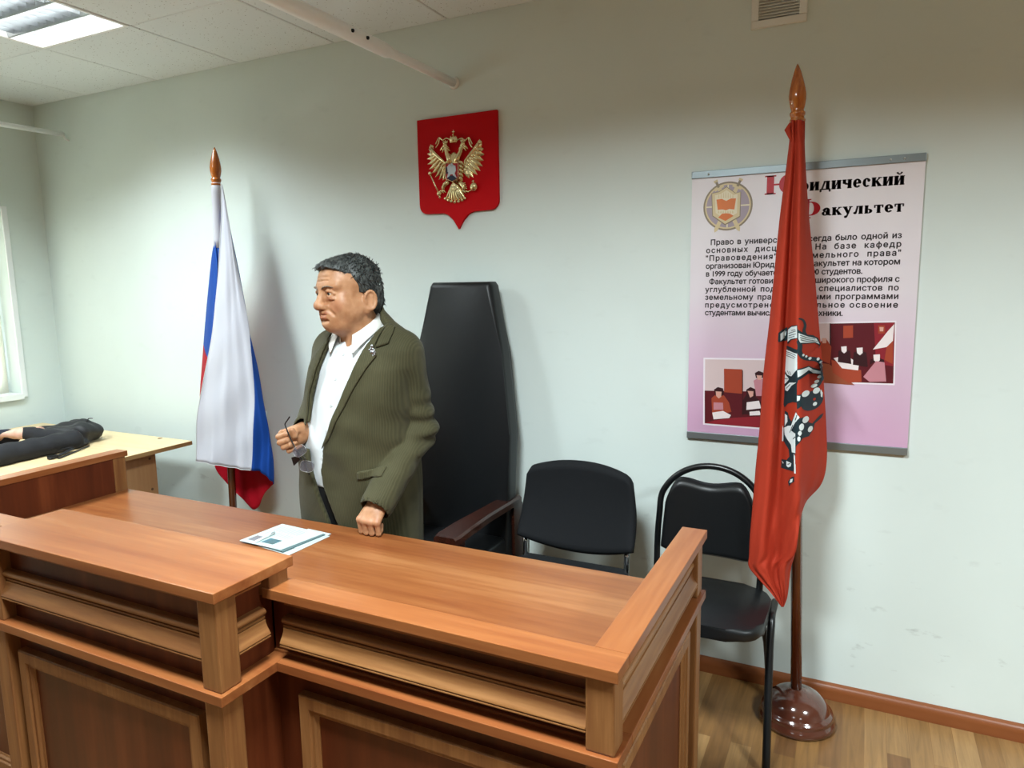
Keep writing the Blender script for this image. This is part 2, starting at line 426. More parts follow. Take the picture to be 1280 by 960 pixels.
s0 = W(333, 519, y=-.001)
t = thing('wall_socket', 'small white socket on the wall behind the tricolour flag', 'socket', (s0.x, 0, s0.z))
obj('socket_body', box(B(), s0.x-.035, s0.x+.005, -.022, 0, s0.z-.025, s0.z+.025, .005), M_whiteplastic, t)
obj('socket_face', lathe(B(), [(.016, 0), (.016, .003), (.012, .003), (.012, .001)], (s0.x-.015, -.022, s0.z), 20, axis=(0, -1, 0)), M_whiteplastic, t)
# ================================================================== THE BENCH (raised judge's desk)
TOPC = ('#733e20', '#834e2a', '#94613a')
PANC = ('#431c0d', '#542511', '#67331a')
TRIC = ('#6e4426', '#7f5530', '#90653d')
M_topx = wood('orange laminate, grain across', *TOPC, axis='x', rough=.3)
M_topy = wood('orange laminate, grain in depth', *TOPC, axis='y', rough=.3)
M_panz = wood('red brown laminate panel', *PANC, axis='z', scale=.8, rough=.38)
M_trix = wood('pale walnut trim, grain across', *TRIC, axis='x', scale=2.2, rough=.4)
M_triy = wood('pale walnut trim, grain in depth', *TRIC, axis='y', scale=2.2, rough=.4)
M_triz = wood('pale walnut trim, upright grain', *TRIC, axis='z', scale=2.2, rough=.4)

BX0, BX1 = 2.106, 2.922          # raised middle block
DX0, DX1 = 1.346, 3.683          # outer ends
RI = .064                        # rail width
FY, IY, FAR, BFY = -1.657, -1.592, -.917, -1.804
ZD, ZB, ZL, ZK, TH = .75, .745, .907, .960, .022
bench = thing('judge_bench', 'large orange-brown wooden bench desk with panelled front and raised middle block', 'desk', ((DX0+DX1)/2, FY, 0))
def bpart(name, bm, m_): return obj(name, bm, m_, bench)
bv = .0015
# worktop
bpart('worktop', box(B(), DX0+.05, DX1-.05, IY-.03, -.924, ZD-TH, ZD, bv), M_topx)
# ledges and rails (plates)
for x0, x1 in ((BX1-.03, DX1), (DX0, BX0+.03)):
    bpart('ledge_plate', box(B(), x0, x1, FY, IY, ZL-TH, ZL, bv), M_topx)
bpart('rail_plate', box(B(), DX1-RI, DX1, IY+.0004, FAR, ZL-TH, ZL, bv), M_topy)
bpart('rail_plate', box(B(), DX0, DX0+RI, IY+.0004, FAR, ZL-TH, ZL, bv), M_topy)
bpart('block_top', box(B(), BX0, BX1, BFY, IY+.001, ZK-TH, ZK, bv), M_topx)
# belt boards
for x0, x1, y0 in ((BX1, DX1, FY), (DX0, BX0, FY), (BX0, BX1, BFY)):
    bpart('belt_board', box(B(), x0, x1, y0, IY+.02, ZB-TH, ZB-.0006, bv), M_topx)
for x0, x1 in ((DX1-RI, DX1), (DX0, DX0+RI)):
    bpart('belt_board', box(B(), x0, x1, IY+.0204, FAR, ZB-TH, ZB-.0006, bv), M_topy)
# posts
P = .052; ins = .009
def post(x0, y0, z0, z1, sx=P, sy=P): return bpart('post', box(B(), x0, x0+sx, y0, y0+sy, z0, z1, .004), M_triz)
for (x0, y0, zt) in ((DX1-ins-P, FY+ins, ZL-TH), (DX1-ins-P, FAR-ins-P, ZL-TH), (DX0+ins, FY+ins, ZL-TH), (DX0+ins, FAR-ins-P, ZL-TH),
                     (BX1-ins-P, BFY+ins, ZK-TH), (BX0+ins, BFY+ins, ZK-TH)):
    post(x0, y0, ZB-.001, zt); post(x0, y0, 0, ZB-TH)
for x0 in (BX1-ins-P, BX0+ins): post(x0, IY-.062, ZL-.02, ZK-TH, P, .055)
# panels behind the mouldings, lower panels
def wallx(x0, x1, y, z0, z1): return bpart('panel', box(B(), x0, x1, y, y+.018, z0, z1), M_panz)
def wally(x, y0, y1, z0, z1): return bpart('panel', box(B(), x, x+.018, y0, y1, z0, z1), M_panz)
rec = .040     # recess of the panels behind the plate edge
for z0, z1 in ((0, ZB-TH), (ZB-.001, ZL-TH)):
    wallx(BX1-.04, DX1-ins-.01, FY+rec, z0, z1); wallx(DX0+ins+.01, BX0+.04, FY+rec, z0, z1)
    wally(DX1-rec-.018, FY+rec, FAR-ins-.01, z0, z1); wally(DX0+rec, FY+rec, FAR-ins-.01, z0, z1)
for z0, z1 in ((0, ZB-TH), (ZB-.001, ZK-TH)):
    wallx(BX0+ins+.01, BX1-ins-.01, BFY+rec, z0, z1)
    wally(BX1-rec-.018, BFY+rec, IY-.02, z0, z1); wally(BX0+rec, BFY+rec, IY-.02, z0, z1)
wallx(BX0+rec, BX1-rec, IY-.03, ZD-.02, ZK-TH)      # back of the block above the worktop
# inner faces of the end rails
wally(DX1-RI+.004, IY, FAR-P, ZD-.03, ZL-TH); wally(DX0+RI-.022, IY, FAR-P-.01, ZD-.03, ZL-TH)
# crown mouldings
def crown(h):   # profile outwards / up
    q = [(0, h), (.012, h)]
    for k in range(7):
        a = PI/2-PI*k/6; q.append((.012+.009*math.cos(a), h-.008+.008*math.sin(a)))
    q += [(.012, h-.018), (.016, h-.0185), (.016, h-.0225), (.0125, h-.023), (.0125, h-.0255), (.017, h-.026)]
    h2 = h-.026
    for k in range(1, 7):
        t_ = k/6; q.append((.017+.013*(1-math.cos(t_*PI/2)), h2-(h2-.008)*t_))
    q += [(.030, .006), (.027, .0055), (.027, .003), (.030, .0025), (.030, 0), (0, 0)]
    return q
def mould(a, b_, out, h, m_):
    o = bpart('moulding', sweep_profile(B(), crown(h), a, b_, out), m_); autosmooth(o, 40); return o
def under(a, b_, out, z, m_):
    q = [(0, 0), (.016, 0), (.02, -.006), (.016, -.012), (.010, -.018), (.010, -.022), (0, -.024)]
    o = bpart('cornice_strip', sweep_profile(B(), [(a_, z+c_) for a_, c_ in q], a, b_, out), m_); autosmooth(o, 40)
zf = .776
mould((BX1+.002, FY+rec, zf), (DX1-ins-P, FY+rec, zf), (0, -1, 0), .062, M_trix)
mould((DX0+ins+P, FY+rec, zf), (BX0-.002, FY+rec, zf), (0, -1, 0), .062, M_trix)
mould((DX1-rec, FY+ins+P, zf), (DX1-rec, FAR-ins-P, zf), (1, 0, 0), .062, M_triy)
mould((DX0+rec, FY+ins+P, zf), (DX0+rec, FAR-ins-P, zf), (-1, 0, 0), .062, M_triy)
zk = .802
mould((BX0+ins+P, BFY+rec, zk), (BX1-ins-P, BFY+rec, zk), (0, -1, 0), .066, M_trix)
mould((BX1-rec, BFY+ins+P, zk), (BX1-rec, FY-.001, zk), (1, 0, 0), .062, M_triy)
mould((BX0+rec, BFY+ins+P, zk), (BX0+rec, FY-.001, zk), (-1, 0, 0), .062, M_triy)
under((BX1+.002, FY+rec, ZL-TH), (DX1-ins-P, FY+rec, ZL-TH), (0, -1, 0), 0, M_topx)
under((DX0+ins+P, FY+rec, ZL-TH), (BX0-.002, FY+rec, ZL-TH), (0, -1, 0), 0, M_topx)
under((DX1-rec, FY+ins+P, ZL-TH), (DX1-rec, FAR-ins-P, ZL-TH), (1, 0, 0), 0, M_topy)
under((BX0+ins+P, BFY+rec, ZK-TH), (BX1-ins-P, BFY+rec, ZK-TH), (0, -1, 0), 0, M_topx)
under((BX1-rec, BFY+ins+P, ZK-TH), (BX1-rec, IY-.065, ZK-TH), (1, 0, 0), 0, M_topy)
# raised framed panels
def framed(o0, o1, z0, z1, plane, axis, out):
    """frame between o0..o1 along axis; plane = coordinate of the backing; out = outwards sign"""
    fw, th = .046, .021
    prof = [(0, 0), (th-.003, 0), (th, .003), (th, .028), (th-.005, .030), (th-.005, .038), (th-.011, .041), (th-.013, fw), (0, fw)]   # (out, inwards)
    def pt(u, z, o):
        return (u, plane+out*o, z) if axis == 'x' else (plane+out*o, u, z)
    bm = B(); rings = []
    for cu, cz, su, sz in ((o0, z0, 1, 1), (o1, z0, -1, 1), (o1, z1, -1, -1), (o0, z1, 1, -1)):
        rings.append([bm.verts.new(pt(cu+su*i_, cz+sz*i_, o_)) for o_, i_ in prof])
    for a in range(4):
        A, C_ = rings[a], rings[(a+1) % 4]
        for k in range(len(prof)): bm.faces.new((A[k], A[(k+1) % len(prof)], C_[(k+1) % len(prof)], C_[k]))
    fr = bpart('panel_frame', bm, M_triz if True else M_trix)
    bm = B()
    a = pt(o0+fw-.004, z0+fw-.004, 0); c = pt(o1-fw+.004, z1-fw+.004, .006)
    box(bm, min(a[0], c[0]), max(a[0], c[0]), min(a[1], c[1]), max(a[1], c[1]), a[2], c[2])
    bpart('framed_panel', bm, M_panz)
framed(BX0+.082, BX1-.097, .10, .668, BFY+rec, 'x', -1)
framed(2.957, DX1-.085, .10, .668, FY+rec, 'x', -1)
framed(DX0+.085, BX0-.035, .10, .668, FY+rec, 'x', -1)
framed(FY+.10, FAR-.085, .10, .668, DX1-rec, 'y', 1)
framed(FY+.10, FAR-.085, .10, .668, DX0+rec, 'y', -1)
# plinth
for x0, x1, y0 in ((BX1-.02, DX1-.02, FY+.022), (DX0+.02, BX0+.02, FY+.022), (BX0+.02, BX1-.02, BFY+.022)):
    bpart('plinth', box(B(), x0, x1, y0, y0+.018, 0, .06, .002), M_topx)
for x in (1.9, 3.1): bpart('support_panel', box(B(), x, x+.018, IY, -1.0, 0, ZD-TH), M_panz)

# ================================================================== side table with things
def vx(z, *q): return [W(a, c, z=z) for a, c in q]
TX1, TY1, TY0, TX0 = .885, -.195, -1.45, -.42
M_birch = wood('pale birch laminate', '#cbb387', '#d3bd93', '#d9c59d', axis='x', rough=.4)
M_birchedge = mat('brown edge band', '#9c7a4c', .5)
M_tpanel = wood('mid brown table panel', '#a37a52', '#ab835a', '#b38b60', axis='z', rough=.5)  # the panels' own brown, upright grain
tb = thing('side_table', 'pale birch desk in the left corner behind the bench', 'table', ((TX0+TX1)/2, -.8, 0))
obj('tabletop', box(B(), TX0, TX1, TY0, TY1, ZD-.021, ZD, .001), M_birch, tb)
bm = B(); box(bm, TX1-.0005, TX1+.001, TY0, TY1, ZD-.021, ZD-.0012); box(bm, TX0, TX1, TY0-.001, TY0, ZD-.021, ZD-.0012)
obj('edge_band', bm, M_birchedge, tb)
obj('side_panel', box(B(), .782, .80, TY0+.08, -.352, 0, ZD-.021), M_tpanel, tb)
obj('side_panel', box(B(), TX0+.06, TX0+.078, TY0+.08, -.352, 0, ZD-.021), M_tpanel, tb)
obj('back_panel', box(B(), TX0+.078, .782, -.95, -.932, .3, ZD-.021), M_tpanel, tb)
g = W(200, 548, z=ZD)
obj('cable_grommet', lathe(B(), [(.012, 0), (.012, .0015), (.008, .002), (.006, .0005)], (g.x, g.y, ZD), 16), mat('brown cap', '#6b4a2a', .5), tb)
for zz in (.69, .53): obj('cam_screw', lathe(B(), [(.007, 0), (.007, .001), (.003, .0015)], (.80, -.385, zz), 12, axis=(1, 0, 0)), mat('brown screw cap', '#5a3c22', .5), tb)

# papers on the bench
M_paper = mat('white paper', '#b2c2c2', .6); M_print = mat('grey print', '#9aaaac', .6)
def sheet(name, label, c4, z, th, m_, group='papers on the bench', cat='paper'):
    o = obj(name, prism(B(), [(p.x, p.y, z) for p in c4], (0, 0, th)), m_); return tag(o, label, cat, group)
a, b_, c, d = W(304, 679, z=ZD), W(362, 694, z=ZD), W(411, 670, z=ZD), W(352, 658, z=ZD)
def mixp(u, v): return a.lerp(b_, u).lerp(d.lerp(c, u), v)
sheet('paper_sheet', 'lowest white sheet peeking out on the right of the paper stack', [mixp(.3, .02), mixp(1.0, -.02), mixp(1.03, .99), mixp(.35, 1.0)], ZD+.0006, .0008, M_paper)
sheet('paper_sheet', 'white sheet sticking out behind the stack towards the man', [mixp(.45, .2), mixp(.95, .25), mixp(.99, 1.08), mixp(.5, 1.1)], ZD+.0018, .0008, M_paper)
sheet('magazine', 'dark printed magazine edge in the middle of the paper stack', [mixp(.2, .03), mixp(.86, .0), mixp(.95, .97), mixp(.25, .99)], ZD+.003, .003, mat('printed magazine edge', '#50676a', .5), cat='magazine')
br = thing('brochure', 'white brochure with two small colour pictures on top of the stack', 'brochure', tuple(mixp(.4, .5)), 'papers on the bench')
br.location.z = ZD
q4 = [mixp(-.06, -.02), mixp(.80, .02), mixp(.92, .98), mixp(-.0, 1.02)]
obj('cover', prism(B(), [(p.x, p.y, ZD+.0064) for p in q4], (0, 0, .0016)), M_paper, br)
def q4p(u, v): return q4[0].lerp(q4[1], u).lerp(q4[3].lerp(q4[2], u), v)
def q4pat(name, u0, u1, v0, v1, m_, z=.0082):
    return obj(name, prism(B(), [(p.x, p.y, ZD+z) for p in (q4p(u0, v0), q4p(u1, v0), q4p(u1, v1), q4p(u0, v1))], (0, 0, .0003)), m_, br)
Mp1 = mat('printed landscape', '#566c80', .5, var=(60, '#8a7468')); Mp2 = mat('printed sea view', '#37798f', .5, var=(45, '#4e4a36'))
q4pat('picture', .08, .32, .10, .33, Mp1); q4pat('picture', .40, .68, .12, .34, Mp2)
bm = B()
for k in range(9):
    u = .12+.07*k
    for v0, v1 in ((.45, .62), (.66, .9)):
        prism(bm, [(p.x, p.y, ZD+.0082) for p in (q4p(u, v0), q4p(u+.012, v0), q4p(u+.012, v1-.02*(k % 3)), q4p(u, v1-.02*(k % 3)))], (0, 0, .0003))
obj('printed_lines', bm, M_print, br)
pp0, pp1 = q4p(.36, .02), q4p(.30, .52)
pen = thing('pen', 'white ballpoint pen lying on the brochure', 'pen', (pp0.x, pp0.y, ZD+.0085))
bm = tube(B(), [(pp0.x, pp0.y, ZD+.0125), (pp0.x*.95+pp1.x*.05, pp0.y*.95+pp1.y*.05, ZD+.0125), (pp1.x, pp1.y, ZD+.0125)], [.0012, .0036, .0036], 10)
obj('pen_barrel', bm, mat('white pen plastic', '#e8ecec', .3), pen)
obj('pen_clip', tube(B(), [pp1+Vector((.002, 0, .0172-.0)), pp1.lerp(pp0, .3)+Vector((.002, 0, .0172))], .001, 6), M_louvre, pen)
# ================================================================== CHAIRS
M_leather = mat('black leatherette', '#101214', .4, bump=(55, .12, .002), spec=.38)
M_fabric = mat('black woven fabric', '#15171a', .85, bump=(420, .3, .0012), spec=.25)
M_blackmetal = mat('black enamelled steel', '#0e1012', .3, spec=.5)
M_chrome = mat('chrome', '#d6dadb', .12, 1.0)
M_darkwood = wood('dark mahogany', '#24100b', '#32170f', '#401d14', axis='y', rough=.25, coat=.4)
def pad(bm, outline, off, bev, seg=4):
    """upholstered slab: outline (3D, planar) pushed along off and rounded"""
    off = Vector(off); n = len(outline)
    a = [bm.verts.new(Vector(p)) for p in outline]; b = [bm.verts.new(Vector(p)+off) for p in outline]
    fs = [bm.faces.new(a), bm.faces.new(b[::-1])]
    es = []
    for i in range(n): fs.append(bm.faces.new((a[i], a[(i+1) % n], b[(i+1) % n], b[i])))
    es = list(fs[0].edges)+list(fs[1].edges)
    bmesh.ops.bevel(bm, geom=es, offset=bev, segments=seg, profile=.5, affect='EDGES')
    return bm
# --- tall-backed armchair
tc_ = thing('throne_chair', 'black leather armchair with a very tall tapering back, standing behind the man', 'chair', (2.515, -.35, 0))
cxm = 2.497
prof = [(-.245, .40), (-.247, .93), (-.205, 1.26), (-.150, 1.535), (-.138, 1.551), (.138, 1.551), (.150, 1.535), (.205, 1.26), (.247, .93), (.245, .40)]
def back_pt(u, z, o): return (cxm+u, -.215+(z-.4)*.075+o, z)
bm = pad(B(), [back_pt(u, z, 0) for u, z in prof], (0, .085, 0), .022)
o = obj('backrest', bm, M_leather, tc_); autosmooth(o, 50)
bm = pad(B(), [(cxm-.235, -.19, .40), (cxm+.235, -.19, .40), (cxm+.25, -.61, .40), (cxm-.25, -.61, .40)], (0, 0, .105), .03)
o = obj('seat', bm, M_leather, tc_); autosmooth(o, 50)
obj('seat_frame', box(B(), cxm-.26, cxm+.26, -.60, -.16, .33, .40, .004), M_darkwood, tc_)
for s in (-1, 1):
    xa, xb = sorted((cxm+s*.165, cxm+s*.262)) if False else sorted((cxm+s*.168, cxm+s*.268))
    zz = .655
    bm = B(); rows = []
    for (yy, a0, a1, dz) in ((-.10, .185, .262, .0), (-.2, .186, .262, .0), (-.38, .183, .264, .004), (-.52, .172, .268, .002), (-.62, .166, .268, -.004), (-.645, .172, .262, -.006)):
        a0, a1 = sorted((cxm+s*a0, cxm+s*a1))
        rows.append([Vector(p) for p in ((a0, yy, zz-.03+dz), (a0, yy, zz-.008+dz), (a0+.008, yy, zz+dz), (a1-.008, yy, zz+dz), (a1, yy, zz-.008+dz), (a1, yy, zz-.03+dz), (a0, yy, zz-.03+dz))])
    grid_mesh(bm, rows); bmesh.ops.remove_doubles(bm, verts=bm.verts, dist=1e-5)
    bmesh.ops.holes_fill(bm, edges=[e for e in bm.edges if e.is_boundary])
    o = obj('armrest', bm, M_darkwood, tc_); autosmooth(o, 30)
    x_ = cxm+s*.222
    obj('arm_post', box(B(), x_-.022, x_+.022, -.59, -.545, .0, zz-.028, .004), M_darkwood, tc_)
    obj('rear_leg', prism(B(), [(x_-.0, -.165, .62), (x_-.0, -.105, zz-.02), (x_, -.08, .62), (x_, -.10, 0), (x_, -.15, 0)], (s*.035, 0, 0)), M_darkwood, tc_)
# --- chrome and fabric office chair
of = thing('visitor_chair', 'black fabric chair with chrome frame between the tall chair and the arched chair', 'chair', (3.07, -.45, 0))
def crv(u, v):   # backrest sheet: u -1..1, v 0..1
    hw = .236-.018*v*v; x_ = 3.078+u*hw
    top = .868-.038*abs(u)**2.2-.10*max(0, (abs(u)-.84)/.16)**3*.5
    bot = .535+.048*abs(u)**2-.012
    z_ = bot+(top-bot)*v
    y_ = -.265-.035*abs(u)**2*1.0+.06*(v-.4)+.02*math.sin(PI*v)
    return Vector((x_, y_, z_))
def sheet_solid(f, nu, nv, th, round_=True):
    bm = B(); F = []; K = []
    for i in range(nu+1):
        a, b_ = [], []
        for j in range(nv+1):
            u, v = -1+2*i/nu, j/nv
            p = f(u, v)
            e = min(1, 1-abs(u), v*1.5, (1-v)*1.5)*10
            t_ = th*(1 if e >= 1 else math.sqrt(max(0, 1-(1-e)**2)))
            a.append(bm.verts.new(p+Vector((0, -t_/2, 0)))); b_.append(bm.verts.new(p+Vector((0, t_/2, 0))))
        F.append(a); K.append(b_)
    for G_ in (F, K):
        for i in range(nu):
            for j in range(nv):
                q = (G_[i][j], G_[i+1][j], G_[i+1][j+1], G_[i][j+1]); bm.faces.new(q if G_ is F else q[::-1])
    for i in range(nu):
        bm.faces.new((F[i][0], K[i][0], K[i+1][0], F[i+1][0])); bm.faces.new((F[i][nv], F[i+1][nv], K[i+1][nv], K[i][nv]))
    for j in range(nv):
        bm.faces.new((F[0][j], F[0][j+1], K[0][j+1], K[0][j])); bm.faces.new((F[nu][j], K[nu][j], K[nu][j+1], F[nu][j+1]))
    bmesh.ops.remove_doubles(bm, verts=bm.verts, dist=1e-5)
    return bm
obj('backrest', sheet_solid(crv, 40, 20, .045), M_fabric, of, smooth=True)
for s in (-1, 1):
    x_ = 3.072+s*.205
    obj('upright', tube(B(), [(x_, -.285, .62), (x_, -.285, .545)], .0165, 12, flat=(1, .6)), M_blackmetal, of)
    obj('side_frame', tube(B(), cr([(x_, -.285, .55), (x_, -.29, .475), (x_, -.32, .44), (x_, -.45, .425), (x_+s*.004, -.60, .42)], 5), .018, 12, flat=(1, .6)), M_chrome, of)
    obj('leg', tube(B(), cr([(x_+s*.012, -.36, .43), (x_+s*.012, -.28, .2), (x_+s*.012, -.19, .012)], 4), .0145, 12, flat=(1, .65)), M_chrome, of)
    obj('leg', tube(B(), cr([(x_+s*.012, -.50, .42), (x_+s*.012, -.60, .2), (x_+s*.012, -.68, .012)], 4), .0145, 12, flat=(1, .65)), M_chrome, of)
    for yy in (-.19, -.68): obj('foot_cap', lathe(B(), [(.015, 0), (.019, .003), (.017, .03), (.014, .032)], (x_+s*.012, yy, 0), 14), M_blackmetal, of)
sx0, sx1 = 2.845, 3.30
seat_out = [(sx0+.03, -.27, .443), (sx1-.03, -.27, .443), (sx1, -.32, .443), (sx1, -.60, .443), (sx1-.05, -.68, .443), (sx0+.05, -.68, .443), (sx0, -.60, .443), (sx0, -.32, .443)]
o = obj('seat', pad(B(), seat_out, (0, 0, .045), .018), M_fabric, of); autosmooth(o, 50)
# --- tubular chair with arched back
tb_ = thing('tubular_chair', 'black leatherette chair with arched tubular back beside the red flag', 'chair', (3.56, -.40, 0))
def arch(u): pass
ax0, ax1, ay = 3.372, 3.742, -.215
pts = [(ax0+.004, ay-.02, .42), (ax0, ay, .60), (ax0+.004, ay+.01, .70)]
for k in range(1, 12):
    a = PI-PI*k/12
    pts.append(((ax0+ax1)/2+(ax1-ax0)/2*math.cos(a), ay+.015+.03*math.sin(a), .715+.165*math.sin(a)))
pts += [(ax1-.004, ay+.01, .70), (ax1, ay, .60), (ax1-.004, ay-.02, .42)]
full = [(ax0+.004, ay+.04, .012)]+[(ax0+.006, ay-.0, .25)]+pts+[(ax1+.018, ay+.05, .25), (ax1+.026, ay+.128, .012)]
obj('back_frame', tube(B(), cr(full, 4), .0115, 12), M_blackmetal, tb_)
def pad3(u, v):
    hw = .168; x_ = (ax0+ax1)/2+u*hw*(1-.06*v)
    top = .832-.008*math.cos(u*PI*1.5)*(1 if abs(u) < .9 else 1)-.09*max(0, (abs(u)-.62)/.38)**2.2
    bot = .562+.018*max(0, (abs(u)-.7)/.3)**2
    return Vector((x_, ay-.012-.035*math.cos(u*PI/2)*0+.035*(1-abs(u)**2)*.7+.05*(v-.5)*.4, bot+(top-bot)*v))
obj('backrest', sheet_solid(pad3, 36, 18, .05), M_leather, tb_, smooth=True)
for s, xx in ((-1, 3.372), (1, 3.792)):
    # front leg and the side rail under the seat in one bend
    obj('leg', tube(B(), cr([(xx-s*.004, ay+.0, .430), (xx-s*.002, -.31, .436), (xx, -.352, .438), (xx+s*.002, -.375, .415), (xx+s*.004, -.415, .33), (xx+s*.020, -.555, .012)], 5), .0125, 12), M_blackmetal, tb_)
    obj('foot_cap', lathe(B(), [(.013, 0), (.0165, .003), (.015, .026), (.012, .028)], (xx+s*.020, -.557, 0), 12), M_blackmetal, tb_)
    obj('foot_cap', lathe(B(), [(.013, 0), (.0155, .003), (.014, .024), (.011, .026)], ((ax0+.004) if s < 0 else ax1+.026, ay+(.04 if s < 0 else .128), 0), 12), M_blackmetal, tb_)
so = []
for k in range(32):
    a = 2*PI*k/32; ca, sa = math.cos(a), math.sin(a)
    ex = .42
    so.append((3.578+.208*math.copysign(abs(ca)**ex, ca), -.40+.185*math.copysign(abs(sa)**ex, sa), .437))
o = obj('seat', pad(B(), so, (0, 0, .042), .016), M_leather, tb_); autosmooth(o, 50)

# ================================================================== FLAGS
M_pole = wood('varnished wooden pole', '#5c2c14', '#6d3719', '#7c4220', axis='z', scale=2, rough=.2, coat=.6)
M_finial = wood('varnished amber wood', '#9a4f1c', '#b36526', '#c47a36', axis='z', scale=4, rough=.12, coat=1.0)
M_footwood = mat('varnished dark brown base', '#4a2417', .14, var=(6, '#573024'), coat=1.0)
def flagstand(label, base, top, cat='flag pole'):
    base, top = Vector(base), Vector(top); ax = (top-base).normalized(); L_ = (top-base).length
    t = thing('flag_stand', label, cat, base)
    fl = L_-.175
    obj('pole', tube(B(), [base+ax*.06, base+ax*fl], .0185, 20), M_pole, t)
    pr = [(.017, -.004), (.0235, -.002), (.0245, .004), (.021, .010), (.0205, .014), (.0235, .020), (.0240, .026), (.0205, .031), (.019, .034), (.0225, .046), (.0262, .066), (.0265, .08), (.0240, .10), (.0185, .125), (.0115, .15), (.005, .168), (.0008, .176)]
    obj('finial', lathe(B(), pr, base+ax*fl, 28, axis=ax), M_finial, t)
    pr = [(.118, 0), (.125, .004), (.128, .014), (.126, .024), (.119, .030), (.118, .034), (.120, .040), (.117, .048), (.108, .053), (.106, .057), (.103, .064), (.092, .084), (.073, .101), (.050, .111), (.030, .115), (.026, .121), (.0, .121)]
    obj('base', lathe(B(), pr, base, 44), M_footwood, t)
    return t
pr_top = W(997, 80, y=-.2); pr_base = Vector((3.872, -.2, 0))
st_r = flagstand('tall wooden flag stand with domed base carrying the red flag', pr_base, pr_top)
pl_top = W(268, 184, y=-.2); pl_base = Vector((1.146, -.2, 0))
st_l = flagstand('tall wooden flag stand behind the bench carrying the tricolour flag', pl_base, pl_top)

def cloth_mat(name, col, col2=None, trans=.35, rough=.55):
    m, nt, b = new_mat(name); b.inputs['Base Color'].default_value = lin(col); b.inputs['Roughness'].default_value = rough; b.inputs['Specular IOR Level'].default_value = .15
    b.inputs['Sheen Weight'].default_value = .0
    tr = nt.nodes.new('ShaderNodeBsdfTranslucent'); tr.inputs[0].default_value = lin(col)
    ms = nt.nodes.new('ShaderNodeMixShader'); ms.inputs[0].default_value = trans
    nt.links.new(b.outputs[0], ms.inputs[1]); nt.links.new(tr.outputs[0], ms.inputs[2]); nt.links.new(ms.outputs[0], nt.nodes['Material Output'].inputs[0])
    return m
M_fw = cloth_mat('white flag silk', '#dfe1ea'); M_fb = cloth_mat('blue flag silk', '#2557b4'); M_fr = cloth_mat('red flag silk', '#c0182b')
M_red = cloth_mat('red flag cloth', '#b03a26', trans=.12, rough=.65)
M_hem = cloth_mat('flag hem', '#e9ecec')
def cloth(rows, ns, nt_, wr=.0):
    """rows: list of polylines (3D). Spline them both ways into an ns x nt grid"""
    R = [resample(cr(r, 8), nt_) for r in rows]
    colp = []
    for j in range(nt_):
        c_ = cr([r[j] for r in R], 12); colp.append(c_)
    n = len(colp[0])
    idx = [round(k*(n-1)/(ns-1)) for k in range(ns)]
    return [[colp[j][i] for j in range(nt_)] for i in idx]

# --- tricolour: rows run from the pole to the fly end, from the top hem to the bottom hem
def P3(lst): return [W(px, py, y=yy) for px, py, yy in lst]
rows = [
 P3([(276.5, 229, -.222), (277, 265, -.232), (275, 305, -.25), (271, 365, -.27), (262, 440, -.29), (250, 505, -.30), (246, 545, -.30), (243.5, 577, -.30)]),
 P3([(278, 232, -.221), (283, 290, -.242), (284, 360, -.275), (280, 440, -.305), (271, 510, -.318), (266, 580, -.315)]),
 P3([(279, 236, -.219), (289, 300, -.238), (295, 370, -.262), (298, 440, -.285), (297, 510, -.30), (290, 585, -.31)]),
 P3([(279.5, 240, -.217), (292, 310, -.228), (304, 372, -.245), (311, 420, -.262), (318, 510, -.28), (313, 588, -.292)]),
 P3([(279, 246, -.213), (292, 312, -.215), (304, 374, -.226), (314, 432, -.238), (326, 498, -.25), (331, 540, -.258), (328, 591, -.265)]),
 P3([(278, 260, -.205), (288, 320, -.198), (300, 378, -.20), (313, 432, -.207), (325, 484, -.212), (337, 545, -.222), (341.5, 574, -.226), (340, 603, -.23)]),
 P3([(277, 285, -.19), (284, 340, -.172), (292, 400, -.165), (303, 460, -.165), (318, 520, -.17), (331, 575, -.18), (335, 612, -.19)]),
 P3([(275, 310, -.178), (270, 360, -.155), (270, 420, -.14), (276, 490, -.135), (290, 560, -.14), (306, 610, -.15), (317, 637, -.16)]),
 P3([(272, 330, -.175), (262, 372, -.15), (258, 430, -.135), (258, 490, -.13), (262, 540, -.128), (270, 585, -.13), (292, 610, -.135)]),
]
G = cloth(rows, 90, 80)
def stripe_l(i, j):
    v, u = i/89, j/79
    if v < .375: return 0
    if v < .665: return 1
    return 2
rng = random.Random(3)
for i, r in enumerate(G):
    for j, p in enumerate(r):
        u = j/79
        p.y += u*(.006*math.sin(i*.33+j*.09)+.004*math.sin(i*.75-j*.14+1)+.003*math.sin(j*.35+i*.2))
def cloth_obj(name, G, mats, fn, parent, th=.0012):
    bm = grid_mesh(B(), G, fn)
    o = obj(name, bm, mats, parent, smooth=True)
    md = o.modifiers.new('thickness', 'SOLIDIFY'); md.thickness = th; md.offset = 0
    return o
fl = thing('flag', 'white, blue and red tricolour flag hanging in folds on the left pole', 'flag', pl_top)
cloth_obj('flag_cloth', G, [M_fw, M_fb, M_fr], stripe_l, fl)
obj('hem', tube(B(), [G[0][j]+Vector((0, -.001, 0)) for j in range(0, 80, 2)]+[G[0][79]], .0022, 6), M_hem, fl)
obj('hem', tube(B(), [G[i][79] for i in range(0, 34)], .0018, 6), M_hem, fl)
